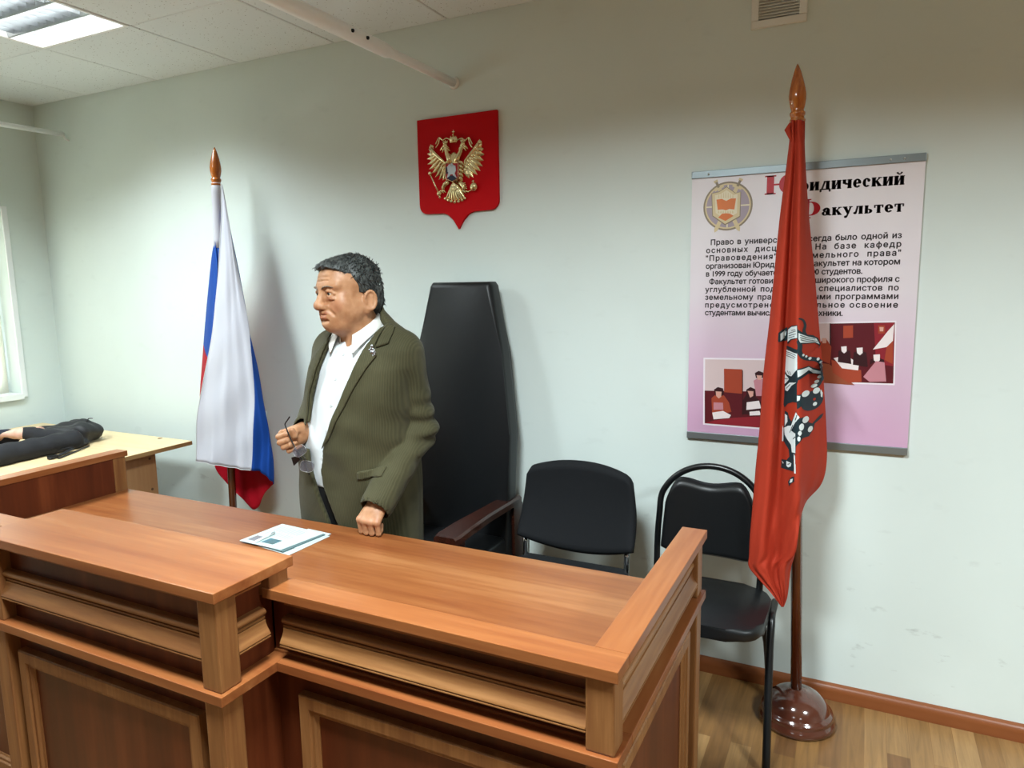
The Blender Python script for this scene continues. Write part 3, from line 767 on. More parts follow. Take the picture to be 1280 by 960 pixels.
# the sleeve that wraps the pole: white, then blue, then red
axl = (pl_top-pl_base).normalized(); Ll = (pl_top-pl_base).length
def on_l(z): return pl_base+axl*(z/axl.z)
def sleeve(name, z0, z1, m_, r0=.024, r1=.024):
    bm = B(); pts = [on_l(z0+(z1-z0)*k/8) for k in range(9)]
    obj(name, tube(bm, pts, [r0+(r1-r0)*k/8+.0012*math.sin(k*2.2) for k in range(9)], 18), m_, fl)
zs = W(268, 228, y=-.2).z-.004
sleeve('pole_sleeve', 1.735, zs, M_fw, .026, .0235)
sleeve('pole_sleeve', 1.25, 1.735, M_fb, .027, .026)
sleeve('pole_sleeve', .92, 1.25, M_fr, .024, .027)
# cloth swag left of the pole (blue over red) seen behind the hem
rows = [P3([(269, 300, -.225), (270, 310, -.228), (272, 330, -.23)]),
        P3([(265, 318, -.215), (268, 340, -.228), (271, 370, -.235)]),
        P3([(260, 365, -.19), (263, 380, -.225), (268, 405, -.24)]),
        P3([(256, 410, -.17), (259, 425, -.21), (265, 440, -.235)]),
        P3([(253, 450, -.16), (256, 460, -.20), (262, 470, -.23)]),
        P3([(250, 490, -.155), (252, 500, -.19), (258, 512, -.22)]),
        P3([(249, 530, -.15), (250, 538, -.18), (254, 550, -.21)])]
G2 = cloth(rows, 40, 12)
cloth_obj('flag_cloth', G2, [M_fw, M_fb, M_fr], lambda i, j: 1 if i < 23 else 2, fl)

# --- red flag: rows down the cloth, each across its folds
R_ = [
 (150, [(988, -.205), (991, -.232), (994, -.222), (998, -.232), (1002, -.224), (1005, -.20)]),
 (168, [(987.5, -.205), (991, -.236), (994.5, -.222), (998, -.238), (1003, -.226), (1005.5, -.195)]),
 (200, [(984, -.215), (989, -.24), (994, -.225), (999, -.248), (1004.5, -.228), (1006.5, -.18)]),
 (270, [(975, -.225), (983, -.255), (990, -.228), (998, -.27), (1006, -.235), (1011, -.18)]),
 (340, [(968, -.24), (978, -.272), (986.5, -.235), (997, -.285), (1008, -.24), (1018, -.175)]),
 (400, [(962, -.25), (974, -.285), (983, -.240), (997, -.298), (1011, -.24), (1023, -.17)]),
 (470, [(954, -.258), (969, -.295), (979, -.248), (997, -.31), (1013, -.245), (1029, -.165)]),
 (540, [(949, -.264), (964, -.302), (976, -.254), (997, -.318), (1015, -.245), (1033, -.16)]),
 (580, [(945, -.268), (961, -.305), (974.5, -.258), (996, -.322), (1013, -.25), (1033, -.16)]),
 (606, [(943, -.27), (959, -.307), (973.5, -.26), (996, -.325), (1007, -.26), (1026, -.165)]),
 (630, [(941, -.272), (957, -.308), (972.5, -.262), (996, -.327), (1002, -.27), (1006, -.18)]),
 (670, [(937.5, -.274), (954, -.31), (971, -.264), (995.5, -.328), (996.5, -.30), (997, -.24)]),
 (694, [(936.5, -.275), (953, -.31), (970, -.265), (991, -.326), (992, -.30), (993, -.25)]),
 (708, [(936, -.275), (953, -.31), (969.5, -.268), (979, -.312), (986, -.285), (989, -.262)]),
 (722, [(947, -.285), (958, -.308), (969.5, -.272), (977, -.305), (983.5, -.287), (987, -.266)]),
 (736, [(960, -.29), (966, -.302), (972, -.278), (977.5, -.298), (982, -.288), (985.5, -.27)]),
 (748, [(970, -.29), (973, -.296), (976, -.282), (979, -.292), (981.5, -.286), (983.5, -.275)]),
 (758, [(977, -.285), (977.5, -.286), (978, -.284), (978.6, -.285), (979.2, -.284), (979.8, -.282)]),
]
rows = [P3([(px, py, yy) for px, yy in r]) for py, r in R_]
G3 = cloth(rows, 110, 72)
for i, r in enumerate(G3):
    for j, p in enumerate(r):
        u = i/109; p.y += u*.004*math.sin(j*.55+i*.05)+u*.003*math.sin(i*.17-j*.2)
rf = thing('flag', 'red flag with a white and dark horseman emblem hanging on the right pole', 'flag', pr_top)
fc = cloth_obj('flag_cloth', G3, [M_red], None, rf)
axr = (pr_top-pr_base).normalized()
def on_r(z): return pr_base+axr*(z/axr.z)
zt = W(997, 150, y=-.2).z
bm = tube(B(), [on_r(z) for z in np.linspace(1.25, zt, 12)], [.023+.0015*math.sin(k*1.7) for k in range(12)], 18)
obj('pole_sleeve', bm, M_red, rf)
bm = B()
tube(bm, [on_r(zt-.03)+Vector((-.018, -.02, .018)), on_r(zt-.03)+Vector((-.027, -.022, 0)), on_r(zt-.06)+Vector((-.012, -.026, -.01))], [.006, .010, .005], 10)
obj('tie_knot', bm, M_red, rf)
# emblem: patches printed on the cloth, laid on its surface along the depth of the room
bm_ = bmesh.new(); bm_.from_mesh(fc.data)
off = Vector(rf.location)
for v in bm_.verts: v.co += off
tree = BVHTree.FromBMesh(bm_)
def patch(bm, pxs, yref, lift, mi):
    """polygon given on the plane y=yref, laid onto the cloth"""
    pol = [W(a, b, y=yref) for a, b in pxs]
    t = bmesh.new(); tv = [t.verts.new(p) for p in pol]
    for tri in tessellate_polygon([pol]): t.faces.new([tv[i] for i in tri])
    for _ in range(5):
        es = [e for e in t.edges if e.calc_length() > .005]
        if not es: break
        bmesh.ops.subdivide_edges(t, edges=es, cuts=1); bmesh.ops.triangulate(t, faces=t.faces[:])
    vm = {}
    for v in t.verts:
        h = tree.ray_cast(Vector((v.co.x, -1.2, v.co.z)), Vector((0, 1, 0)))
        if h[0]: n_ = h[1] if h[1].y < 0 else -h[1]; vm[v] = bm.verts.new(h[0]+n_*lift)
        else: vm[v] = bm.verts.new(v.co)
    for f in t.faces:
        try:
            q = bm.faces.new([vm[v] for v in f.verts]); q.material_index = mi; q.smooth = True
        except ValueError: pass
    t.free()
CA = lambda s: [(960+a*.1146, 390+b*.1146) for a, b in s]
CB = lambda s: [(960+a*.125, 490+b*.125) for a, b in s]
def stroke(pts, w0, w1):
    """outline of a tapering stroke"""
    P_ = [Vector((a, b, 0)) for a, b in pts]; P_ = cr(P_, 4); n = len(P_); L_, R_2 = [], []
    for i, p in enumerate(P_):
        d = (P_[min(i+1, n-1)]-P_[max(i-1, 0)]).normalized(); w_ = (w0+(w1-w0)*i/(n-1))/2
        L_.append((p.x-d.y*w_, p.y+d.x*w_)); R_2.append((p.x+d.y*w_, p.y-d.x*w_))
    return L_+R_2[::-1]
def oval(cx_, cy_, rx_, ry_, n=14): return [(cx_+rx_*math.cos(2*PI*k/n), cy_+ry_*math.sin(2*PI*k/n)) for k in range(n)]
dark = [CA(q) for q in [
 [(110,230),(140,200),(200,175),(205,300),(190,325),(110,330),(105,310)],
 [(205,190),(260,150),(325,140),(330,190),(400,250),(470,270),(520,310),(555,400),(530,395),(490,360),(420,355),(350,345),(330,330),(320,285),(250,310),(212,360),(205,350)],
 stroke([(335,70),(375,90),(395,150),(385,210),(400,262)], 16, 34),
 [(195,375),(325,405),(325,440),(195,405)],
 stroke([(338,310),(350,370),(346,430),(375,485),(430,522),(500,545),(548,592),(562,660),(588,720),(562,765),(530,830),(480,862)], 46, 40),
 [(192,410),(325,430),(325,615),(430,598),(480,635),(560,680),(592,715),(580,748),(500,704),(430,684),(335,735),(325,775),(325,975),(168,975),(175,760),(180,650)]]]
dark += [CB(q) for q in [
 [(160,0),(295,0),(285,80),(200,120),(160,170),(148,140)], oval(430, 108, 100, 98, 22), [(290,20),(360,10),(350,120),(300,160)],
 [(165,200),(200,210),(215,260),(240,290),(270,240),(290,180),(310,250),(350,245),(400,260),(395,310),(430,340),(500,280),(535,270),(515,310),(450,350),(440,400),(400,455),(350,450),(290,525),(285,590),(265,640),(270,740),(265,775),(125,775),(130,690),(190,680),(220,640),(210,570),(165,520),(150,500),(155,380)],
 [(240,840),(270,820),(275,870),(240,900),(215,935),(205,890)]]]
white = [CA(q) for q in [
 [(215,200),(260,165),(322,150),(325,278),(250,298),(210,335)], [(332,225),(420,277),(500,312),(535,385),(490,350),(420,345),(350,332),(332,290)],
 [(125,240),(165,205),(160,240),(190,212),(185,260),(150,300),(125,320)],
 [(196,420),(325,450),(325,620),(262,702),(210,692),(182,660)], [(325,628),(430,612),(470,650),(550,690),(580,722),(560,722),(470,690),(430,645),(410,658),(330,705)],
 [(180,690),(235,735),(200,780),(176,800)], [(182,830),(240,772),(320,760),(265,802),(215,872),(188,868)],
 oval(378,470,11,14,8), oval(405,491,11,14,8), oval(440,521,16,16,8), oval(520,545,16,18,8), oval(550,592,18,18,8), oval(557,642,17,20,8), oval(535,747,24,18,8), oval(508,792,26,18,8), oval(482,832,34,22,8),
 oval(402,893,36,34), oval(505,893,36,34), [(545,890),(562,930),(566,975),(552,975),(545,930)]]]
white += [CB(q) for q in [
 [(300,25),(325,30),(318,70),(300,80)], [(505,20),(522,60),(518,105),(502,90)], oval(450,150,20,20,10),
 [(160,370),(205,340),(240,330),(290,190),(320,240),(285,290),(240,380),(286,400),(286,590),(250,590),(240,520),(200,480),(168,440)],
 [(168,230),(195,240),(200,300),(168,352)], [(140,350),(154,380),(152,508),(136,508)], oval(370,276,28,33), oval(336,337,20,35), oval(322,396,15,25,10), oval(315,450,12,25,10), oval(410,387,22,30,10),
 [(190,690),(245,700),(240,730),(210,750),(190,740)], [(138,705),(160,718),(150,730)], [(270,600),(284,620),(288,790),(276,790)], [(235,860),(262,845),(255,880),(225,900)]]]
hatch = [CA(stroke(q, 7, 5)) for q in [[(225,240),(315,205)], [(225,268),(315,235)], [(222,292),(300,262)], [(260,205),(310,190)], [(345,250),(420,292),(490,318)], [(345,275),(420,312),(510,345)], [(350,300),(420,330),(490,338)],
 [(197,445),(255,450),(318,468)], [(197,465),(255,472),(312,490)], [(200,485),(255,495),(300,505)], [(215,650),(240,690)], [(240,650),(262,690)], [(200,700),(270,735)], [(250,790),(200,845)], [(180,740),(240,735)]]]
hatch += [CB(stroke(q, 8, 5)) for q in [[(300,215),(285,270)], [(262,320),(225,405)], [(285,430),(262,460)], [(205,720),(235,705)]]]
M_ed = cloth_mat('dark slate print', '#24343a', trans=.05); M_ew = cloth_mat('white print', '#dfe9ea', trans=.05)
bm = B()
for q in dark: patch(bm, q, -.29, .0016, 0)
for q in white: patch(bm, q, -.29, .0024, 1)
for q in hatch: patch(bm, q, -.29, .0031, 0)
patch(bm, CB(oval(445, 100, 14, 14, 8)), -.29, .0024, 2)
obj('emblem', bm, [M_ed, M_ew, M_red], rf, normals=False)
bm_.free()
# ================================================================== RED PLAQUE WITH THE GOLD EAGLE
M_plaque = mat('red velvet board', '#c8020f', .6, spec=.15, var=(8, '#be020e')); M_gold = mat('gilt relief', '#ead9ac', .2, 1.0, bump=(90, .25, .002)); M_goldedge = mat('gilt trim', '#cbaf70', .4, .8)
sx0, sx1, sz1, sz0, szt = 2.240, 2.631, 2.247, 1.852, 1.778
scx = (sx0+sx1)/2
plq = thing('wall_plaque', 'red shield plaque with a golden double-headed eagle on the wall', 'plaque', (scx, 0, sz0))
def rnd(cx_, cz_, r, a0, a1, n=6): return [(cx_+r*math.cos(a0+(a1-a0)*k/n), cz_+r*math.sin(a0+(a1-a0)*k/n)) for k in range(n+1)]
r_ = .038
out = [(sx0, sz1), (sx0, sz0+r_+.005)]+rnd(sx0+r_, sz0+r_-.002, r_, PI, 1.5*PI)[1:]
out += [(scx-.075, sz0-.003), (scx-.05, sz0-.012), (scx-.025, sz0-.035), (scx, szt), (scx+.025, sz0-.035), (scx+.05, sz0-.012), (scx+.075, sz0-.003)]
out += rnd(sx1-r_, sz0+r_-.002, r_, 1.5*PI, 2*PI)[:-1]+[(sx1, sz0+r_+.005), (sx1, sz1)]
obj('shield_board', prism(B(), [(a, -.0135, b) for a, b in out], (0, .0125, 0), bev=.001), M_plaque, plq)
obj('edge_strip', tube(B(), [(a, -.0135, b) for a, b in out+[out[0]]], .0009, 6), M_plaque, plq)
e_org = W(500, 120, y=-.018)
def E(a, b, lift=0.0):    # crop coordinates of the relief -> world
    p = W(500+a*.1875, 120+b*.1875, y=-.018); return Vector((p.x, -.0138-lift, p.z))
def blade(bm, p, q, w_, th, bend=0.0, n=7, tip=.15):
    """feather / leaf: a lens-shaped solid from p to q"""
    p, q = Vector(p), Vector(q); d = q-p; L_ = d.length
    if L_ < 1e-6: return
    side = Vector((d.z, 0, -d.x)).normalized(); rows = []
    for k in range(n+1):
        t = k/n; ww = w_*(.45+.9*math.sin(PI*min(1, t*.95+.12))**.8)*(1 if t < .98 else tip)*(1-.25*t)
        c = p+d*t+side*bend*L_*math.sin(PI*t); r = []
        for s, h in ((-1, 0), (-.55, .75), (0, 1), (.55, .75), (1, 0)):
            r.append(c+side*ww*s+Vector((0, -th*h*(.4+.6*math.sin(PI*min(1, t+.15))), 0)))
        rows.append(r)
    grid_mesh(bm, rows)
def blob(bm, c, rx, rz, ry, n=14):
    r = bmesh.ops.create_uvsphere(bm, u_segments=n, v_segments=8, radius=1)
    for v in r['verts']: v.co = Vector((c[0]+v.co.x*rx, c[1]-max(v.co.y, -.1)*ry, c[2]+v.co.z*rz))
    for v in r['verts']:
        for f in v.link_faces: f.smooth = True
U = .1875*.00375*1.06   # metres per crop unit (approx.)
eg = B()
# wings
def wing(sh, arm, tips, wd):
    for k, (tx, ty) in enumerate(tips):
        t = k/(len(tips)-1)
        i = t*(len(arm)-1); a = int(min(i, len(arm)-2)); f = i-a
        px_, py_ = arm[a][0]*(1-f)+arm[a+1][0]*f, arm[a][1]*(1-f)+arm[a+1][1]*f
        blade(eg, E(px_, py_, .001+.0006*(k % 2)), E(tx, ty, .001), wd*U, .008, bend=.04*(1 if sh[0] > 360 else -1))
        mx, my = px_*.55+tx*.45, py_*.55+ty*.45
        blade(eg, E(px_, py_, .005), E(mx, my, .005), wd*.8*U, .007)
    tube(eg, [E(*q, lift=.008) for q in arm], [.008, .0085, .0075, .005, .003][:len(arm)] if len(arm) <= 5 else .006, 8)
lt = [(203, 322), (190, 352), (181, 385), (178, 420), (182, 455), (192, 488), (210, 515), (232, 542), (258, 558), (284, 562)]
la = [(208, 350), (235, 385), (268, 415), (298, 440), (306, 490)]
wing((300, 480), la, lt, 13)
rt = [(530, 288), (545, 318), (557, 352), (560, 390), (556, 430), (549, 468), (535, 500), (514, 526), (488, 545), (460, 548)]
ra = [(524, 318), (498, 360), (468, 395), (438, 430), (430, 482)]
wing((430, 480), ra, rt, 13)
# body, necks, heads
blob(eg, E(360, 480), 46*U, 92*U, .02)
for s, pts in ((-1, [(345, 450), (330, 412), (318, 385), (312, 352), (306, 335)]), (1, [(378, 448), (394, 405), (408, 375), (416, 345), (424, 326)])):
    tube(eg, [E(a, b, .010) for a, b in pts], [.015, .012, .010, .009, .008], 10)
    hx, hy = pts[-1]; blob(eg, E(hx, hy, .008), 17*U, 15*U, .012)
    blade(eg, E(hx+s*8, hy+4, .012), E(hx+s*34, hy+30, .008), 6*U, .007)       # beak
    blade(eg, E(hx+s*4, hy+16, .011), E(hx+s*22, hy+44, .008), 4*U, .005)
    for k in range(5):   # neck feathers
        a, b = pts[min(k, 4)]; blade(eg, E(a-s*4, b, .014), E(a-s*26, b+16, .006), 6*U, .006)
    # small crown
    cx_, cy_ = hx+s*0, hy-24
    blob(eg, E(cx_, cy_+6, .008), 15*U, 7*U, .01)
    for d in (-1, 0, 1): blade(eg, E(cx_+d*9, cy_+6, .010), E(cx_+d*15, cy_-18+abs(d)*4, .008), 5*U, .006)
    # ribbon from the great crown
    rb = [(362-s*-14, 300), (362+s*50, 282), (362+s*75, 296), (362+s*98, 278), (362+s*112, 300), (362+s*122, 322)]
    tube(eg, cr([E(a, b, .006) for a, b in rb], 4), .0032, 6)
    tube(eg, cr([E(a, b, .006) for a, b in [(362+s*96, 284), (362+s*104, 318), (362+s*122, 345)]], 4), .003, 6)
    # leg
    lg = [(362+s*32, 570), (362+s*58, 590), (362+s*70, 612), (362+s*66, 632)]
    tube(eg, [E(a, b, .009) for a, b in lg], [.010, .011, .009, .006], 8)
    for k in range(4): blade(eg, E(362+s*58, 590+6*k, .012), E(362+s*(78+4*k), 578+14*k, .006), 6*U, .006)
    for k in range(3): blade(eg, E(362+s*66, 630, .012), E(362+s*(52+16*k), 646+3*k, .008), 4*U, .005)
# great crown
blob(eg, E(362, 292, .008), 25*U, 20*U, .014)
for d in (-1, 0, 1): blade(eg, E(362+d*14, 312, .012), E(362+d*17, 268-6*(d == 0), .012), 9*U, .008)
blob(eg, E(362, 310, .010), 26*U, 6*U, .012); blob(eg, E(362, 262, .010), 7*U, 7*U, .01)
tube(eg, [E(362, 258, .012), E(362, 228, .012)], .0026, 6); tube(eg, [E(352, 241, .012), E(372, 241, .012)], .0026, 6)
# tail fan
for k, (a, b) in enumerate([(303, 690), (322, 700), (343, 708), (367, 713), (392, 709), (415, 700), (434, 688)]):
    blade(eg, E(366, 585, .006+.001*(k % 2)), E(a, b, .002), 13*U, .010); blob(eg, E(a, b-6, .003), 10*U, 10*U, .009)
    blade(eg, E(366, 580, .010), E(366+(a-366)*.55, 580+(b-580)*.55, .010), 10*U, .008)
# chest feathers beside the shield
for s in (-1, 1):
    for k in range(5): blade(eg, E(362+s*38, 440+26*k, .012), E(362+s*(66-2*k), 462+26*k, .004), 9*U, .007)
obj('eagle_relief', eg, M_gold, plq)
bm = tube(B(), [E(206, 520, .012), E(268, 655, .012)], .0032, 8)
blob(bm, E(206, 518, .010), 12*U, 12*U, .008); blob(bm, E(266, 652, .010), 15*U, 15*U, .010); blob(bm, E(272, 676, .010), 8*U, 9*U, .008)
tube(bm, [E(290, 628, .010), E(266, 640, .012)], .003, 6)
obj('sceptre', bm, M_gold, plq)
bm = B(); blob(bm, E(497, 606, .008), 25*U, 26*U, .016)
tube(bm, [E(497, 582, .014), E(494, 562, .014)], .0026, 6); tube(bm, [E(487, 570, .014), E(503, 568, .014)], .0024, 6)
tube(bm, [E(430, 630, .010), E(462, 640, .012), E(490, 622, .012)], .003, 6)
obj('orb', bm, M_gold, plq)
# breast shield with the horseman
sh = [E(a, b, .022) for a, b in [(318, 452), (402, 450), (402, 540), (396, 556), (378, 564), (364, 574), (348, 566), (324, 560), (318, 546)]]
bs = obj('breast_shield', prism(B(), sh, (0, .012, 0)), mat('red enamel', '#b01822', .3), plq)
obj('shield_rim', tube(B(), sh+[sh[0]], .0018, 6), M_gold, plq)
bm = B()
for poly in ([(330, 480), (345, 458), (356, 470), (366, 462), (384, 470), (388, 500), (380, 520), (392, 548), (380, 550), (366, 524), (350, 528), (340, 548), (330, 546), (340, 515), (326, 500)], [(352, 458), (362, 452), (370, 462), (360, 474)]):
    prism(bm, [E(a, b, .0225) for a, b in poly], (0, -.003, 0))
obj('horseman', bm, mat('silver enamel', '#c9d3dc', .3, .4), plq)
bm = B()
for poly in ([(322, 478), (332, 480), (336, 520), (326, 525)], [(330, 552), (350, 536), (372, 534), (394, 552), (376, 562), (364, 570), (348, 563)]):
    prism(bm, [E(a, b, .0225) for a, b in poly], (0, -.0035, 0))
obj('cloak_and_dragon', bm, mat('dark blue enamel', '#1d2340', .35), plq)

# ================================================================== FACULTY POSTER
PX0, PX1, PZ0, PZ1 = 3.4292, 4.171, .9424, 1.935
pst = thing('wall_poster', 'large pale lilac poster with Cyrillic text and two photographs on the wall', 'poster', ((PX0+PX1)/2, 0, PZ0))
def poster_mat():
    m, nt, b = new_mat('poster print')
    tc = nt.nodes.new('ShaderNodeTexCoord'); sx = nt.nodes.new('ShaderNodeSeparateXYZ'); nt.links.new(tc.outputs['Generated'], sx.inputs[0])
    n = nt.nodes.new('ShaderNodeTexNoise'); n.inputs['Scale'].default_value = 2.2; nt.links.new(tc.outputs['Object'], n.inputs['Vector'])
    a = nt.nodes.new('ShaderNodeMath'); a.operation = 'MULTIPLY_ADD'; a.inputs[1].default_value = .35; nt.links.new(n.outputs[0], a.inputs[0]); nt.links.new(sx.outputs[2], a.inputs[2])
    r = ramp(nt, [(.22, '#cda4c2'), (.5, '#d8bfd2'), (.75, '#e3dae1'), (1.0, '#ebe6eb')]); nt.links.new(a.outputs[0], r.inputs[0])
    nt.links.new(r.outputs[0], b.inputs['Base Color']); b.inputs['Roughness'].default_value = .3
    return m
obj('poster_sheet', box(B(), PX0, PX1, -.011, -.0015, PZ0+.004, PZ1-.004), poster_mat(), pst)
M_alu = mat('grey aluminium strip', '#8d979a', .38, .7)
obj('hanging_rail', box(B(), PX0-.001, PX1+.001, -.016, -.001, PZ1-.026, PZ1, .002), M_alu, pst)
obj('hanging_rail', box(B(), PX0-.001, PX1+.001, -.016, -.001, PZ0, PZ0+.026, .002), M_alu, pst)
for xx in (PX0+.06, PX1-.10, PX1-.06): obj('rivet', lathe(B(), [(.004, 0), (.003, .002)], (xx, -.016, PZ1-.013), 10, axis=(0, -1, 0)), M_louvre, pst)
YP = -.011
def PC(a, b): p = W(840+a*.265625, 170+b*.265625, y=YP); return p.x, p.z
def PD(a, b): p = W(840+a*.265625, 370+b*.265625, y=YP); return p.x, p.z
def flat(bm, pts, layer=1, mi=0, th=.00025): return prism(bm, [(x, YP-.0003*(layer-1), z) for x, z in pts], (0, -th, 0), mi=mi)
M_ink = mat('dark brown ink', '#2e2426', .5); M_redink = mat('red ink', '#bb1326', .45); M_inkgrey = mat('dark grey ink', '#3d3338', .5)
from mathutils.geometry import tessellate_polygon
def text_mesh(s, size, space=1.0):
    """letters as filled outlines: every outer contour is filled on its own, counters stay open"""
    c = bpy.data.curves.new('t', 'FONT'); c.body = s; c.size = 1.0; c.space_character = space; c.resolution_u = 3; c.fill_mode = 'NONE'
    o = bpy.data.objects.new('t', c); COL.objects.link(o)
    dg = bpy.context.evaluated_depsgraph_get(); dg.update()
    me = bpy.data.meshes.new_from_object(o.evaluated_get(dg)); bpy.data.objects.remove(o)
    nx = {}
    for e in me.edges: nx.setdefault(e.vertices[0], []).append(e.vertices[1]); nx.setdefault(e.vertices[1], []).append(e.vertices[0])
    seen = set(); loops = []
    for v in range(len(me.vertices)):
        if v in seen or v not in nx: continue
        lp = [v]; seen.add(v); cur = v
        n0 = v+1 if v+1 in nx[v] else nx[v][0]
        while n0 not in seen:
            lp.append(n0); seen.add(n0); cand = [q for q in nx[n0] if q not in seen]
            if not cand: break
            n0 = cand[0]
        loops.append([Vector((me.vertices[i].co.x, me.vertices[i].co.y, 0)) for i in lp])
    def area(l): return sum(a.x*b.y-b.x*a.y for a, b in zip(l, l[1:]+l[:1]))/2
    def inside(p, l):
        r = False
        for a, b in zip(l, l[1:]+l[:1]):
            if (a.y > p.y) != (b.y > p.y) and p.x < (b.x-a.x)*(p.y-a.y)/(b.y-a.y)+a.x: r = not r
        return r
    loops = [l for l in loops if len(l) > 2]
    V, F = [], []
    def fill(poly):
        b0 = len(V); V.extend(p for q in poly for p in q); F.extend([b0+i for i in t] for t in tessellate_polygon(poly))
    for l in list(loops):      # soft sign: bowl and stem share one crossing outline; fill them apart
        if len(l) > 8 and abs(l[0].x-l[-1].x) < 1e-5 and l[0].y > l[-1].y:
            ia = max(range(len(l)), key=lambda i: (round(l[i].y, 4), -l[i].x))
            if ia+1 >= len(l): continue
            xl, xr, zt = l[ia].x, l[ia+1].x, l[ia].y
            if not (xl < l[0].x < xr and l[0].y < zt*.8): continue
            loops.remove(l)
            fill([l[:ia]+[Vector((xl, l[0].y, 0))], [Vector((max(p.x, xr), p.y, 0)) for p in l[ia+2:]]])
            fill([[Vector((xl, l[0].y, 0)), Vector((xl, zt, 0)), Vector((xr, zt, 0)), Vector((xr, l[0].y, 0))]])
    if not loops: return [p*size for p in V], F
    ars = [area(l) for l in loops]; main = sum(1 if a > 0 else -1 for a in [max(ars, key=abs)])
    outs = [l for l, a in zip(loops, ars) if a*main > 0]; holes = []
    for l, a in zip(loops, ars):
        if a*main < 0: (holes if any(all(inside(p, o_) for p in l) for o_ in outs) else outs).append(l)
    for l in outs:
        hs = [h for h in holes if all(inside(p, l) for p in h)]
        fill([l]+hs)
    return [p*size for p in V], F
def place_text(bm, me, x, z, sx=1.0, layer=1, bold=.0008):
    for dx, dz_ in ((-bold, 0), (0, 0), (bold, 0), (0, bold), (0, -bold)):
        vs_ = [bm.verts.new((x+dx+p.x*sx, YP-.0003*layer-.00001*(dx != 0), z+dz_+p.y)) for p in me[0]]
        for f in me[1]:
            try: bm.faces.new([vs_[i] for i in f])
            except ValueError: pass
LINES = [("Право в университете всегда было одной из", (180, 514), 1080, 1.03), ("основных дисциплин. На базе кафедр", (160, 551), 1078, 1.22),
         ("\"Правоведения\" и \"Земельного права\"", (158, 588), 1076, 1.22), ("организован Юридический факультет на котором", (158, 625), 1072, 1.0),
         ("в 1999 году обучается около 300 студентов.", (158, 662), 895, .96), ("Факультет готовит юристов широкого профиля с", (174, 697), 1070, 1.0),
         ("углубленной подготовкой специалистов по", (156, 735), 1066, 1.1), ("земельному праву. Учебными программами", (155, 772), 1064, 1.08),
         ("предусмотрено обязательное освоение", (154, 808), 1062, 1.24), ("студентами вычислительной техники.", (154, 843), 802, .94)]
x0p, zp0 = PC(160, 551); zlast = PC(154, 843)[1]; dz = (zp0-zlast)/8
for k, (s, (a, b), xr, sp) in enumerate(LINES):
    x0 = PC(a, b)[0]; z = zp0-dz*(k-1); x1 = PC(xr, 478+40.5*k)[0]
    ms_ = [text_mesh(w_, .0268, sp) for w_ in s.split(' ')]
    ws = [max(p.x for p in m_[0]) for m_ in ms_]
    sx = 1.0; gap = (x1-x0-sum(ws))/(len(ws)-1)
    if gap < .008: sx = (x1-x0-.008*(len(ws)-1))/sum(ws); gap = .008
    bm = B(); x = x0
    for m_, w_ in zip(ms_, ws): place_text(bm, m_, x, z, sx); x += w_*sx+gap
    obj('text_line', bm, M_ink, pst, normals=False)
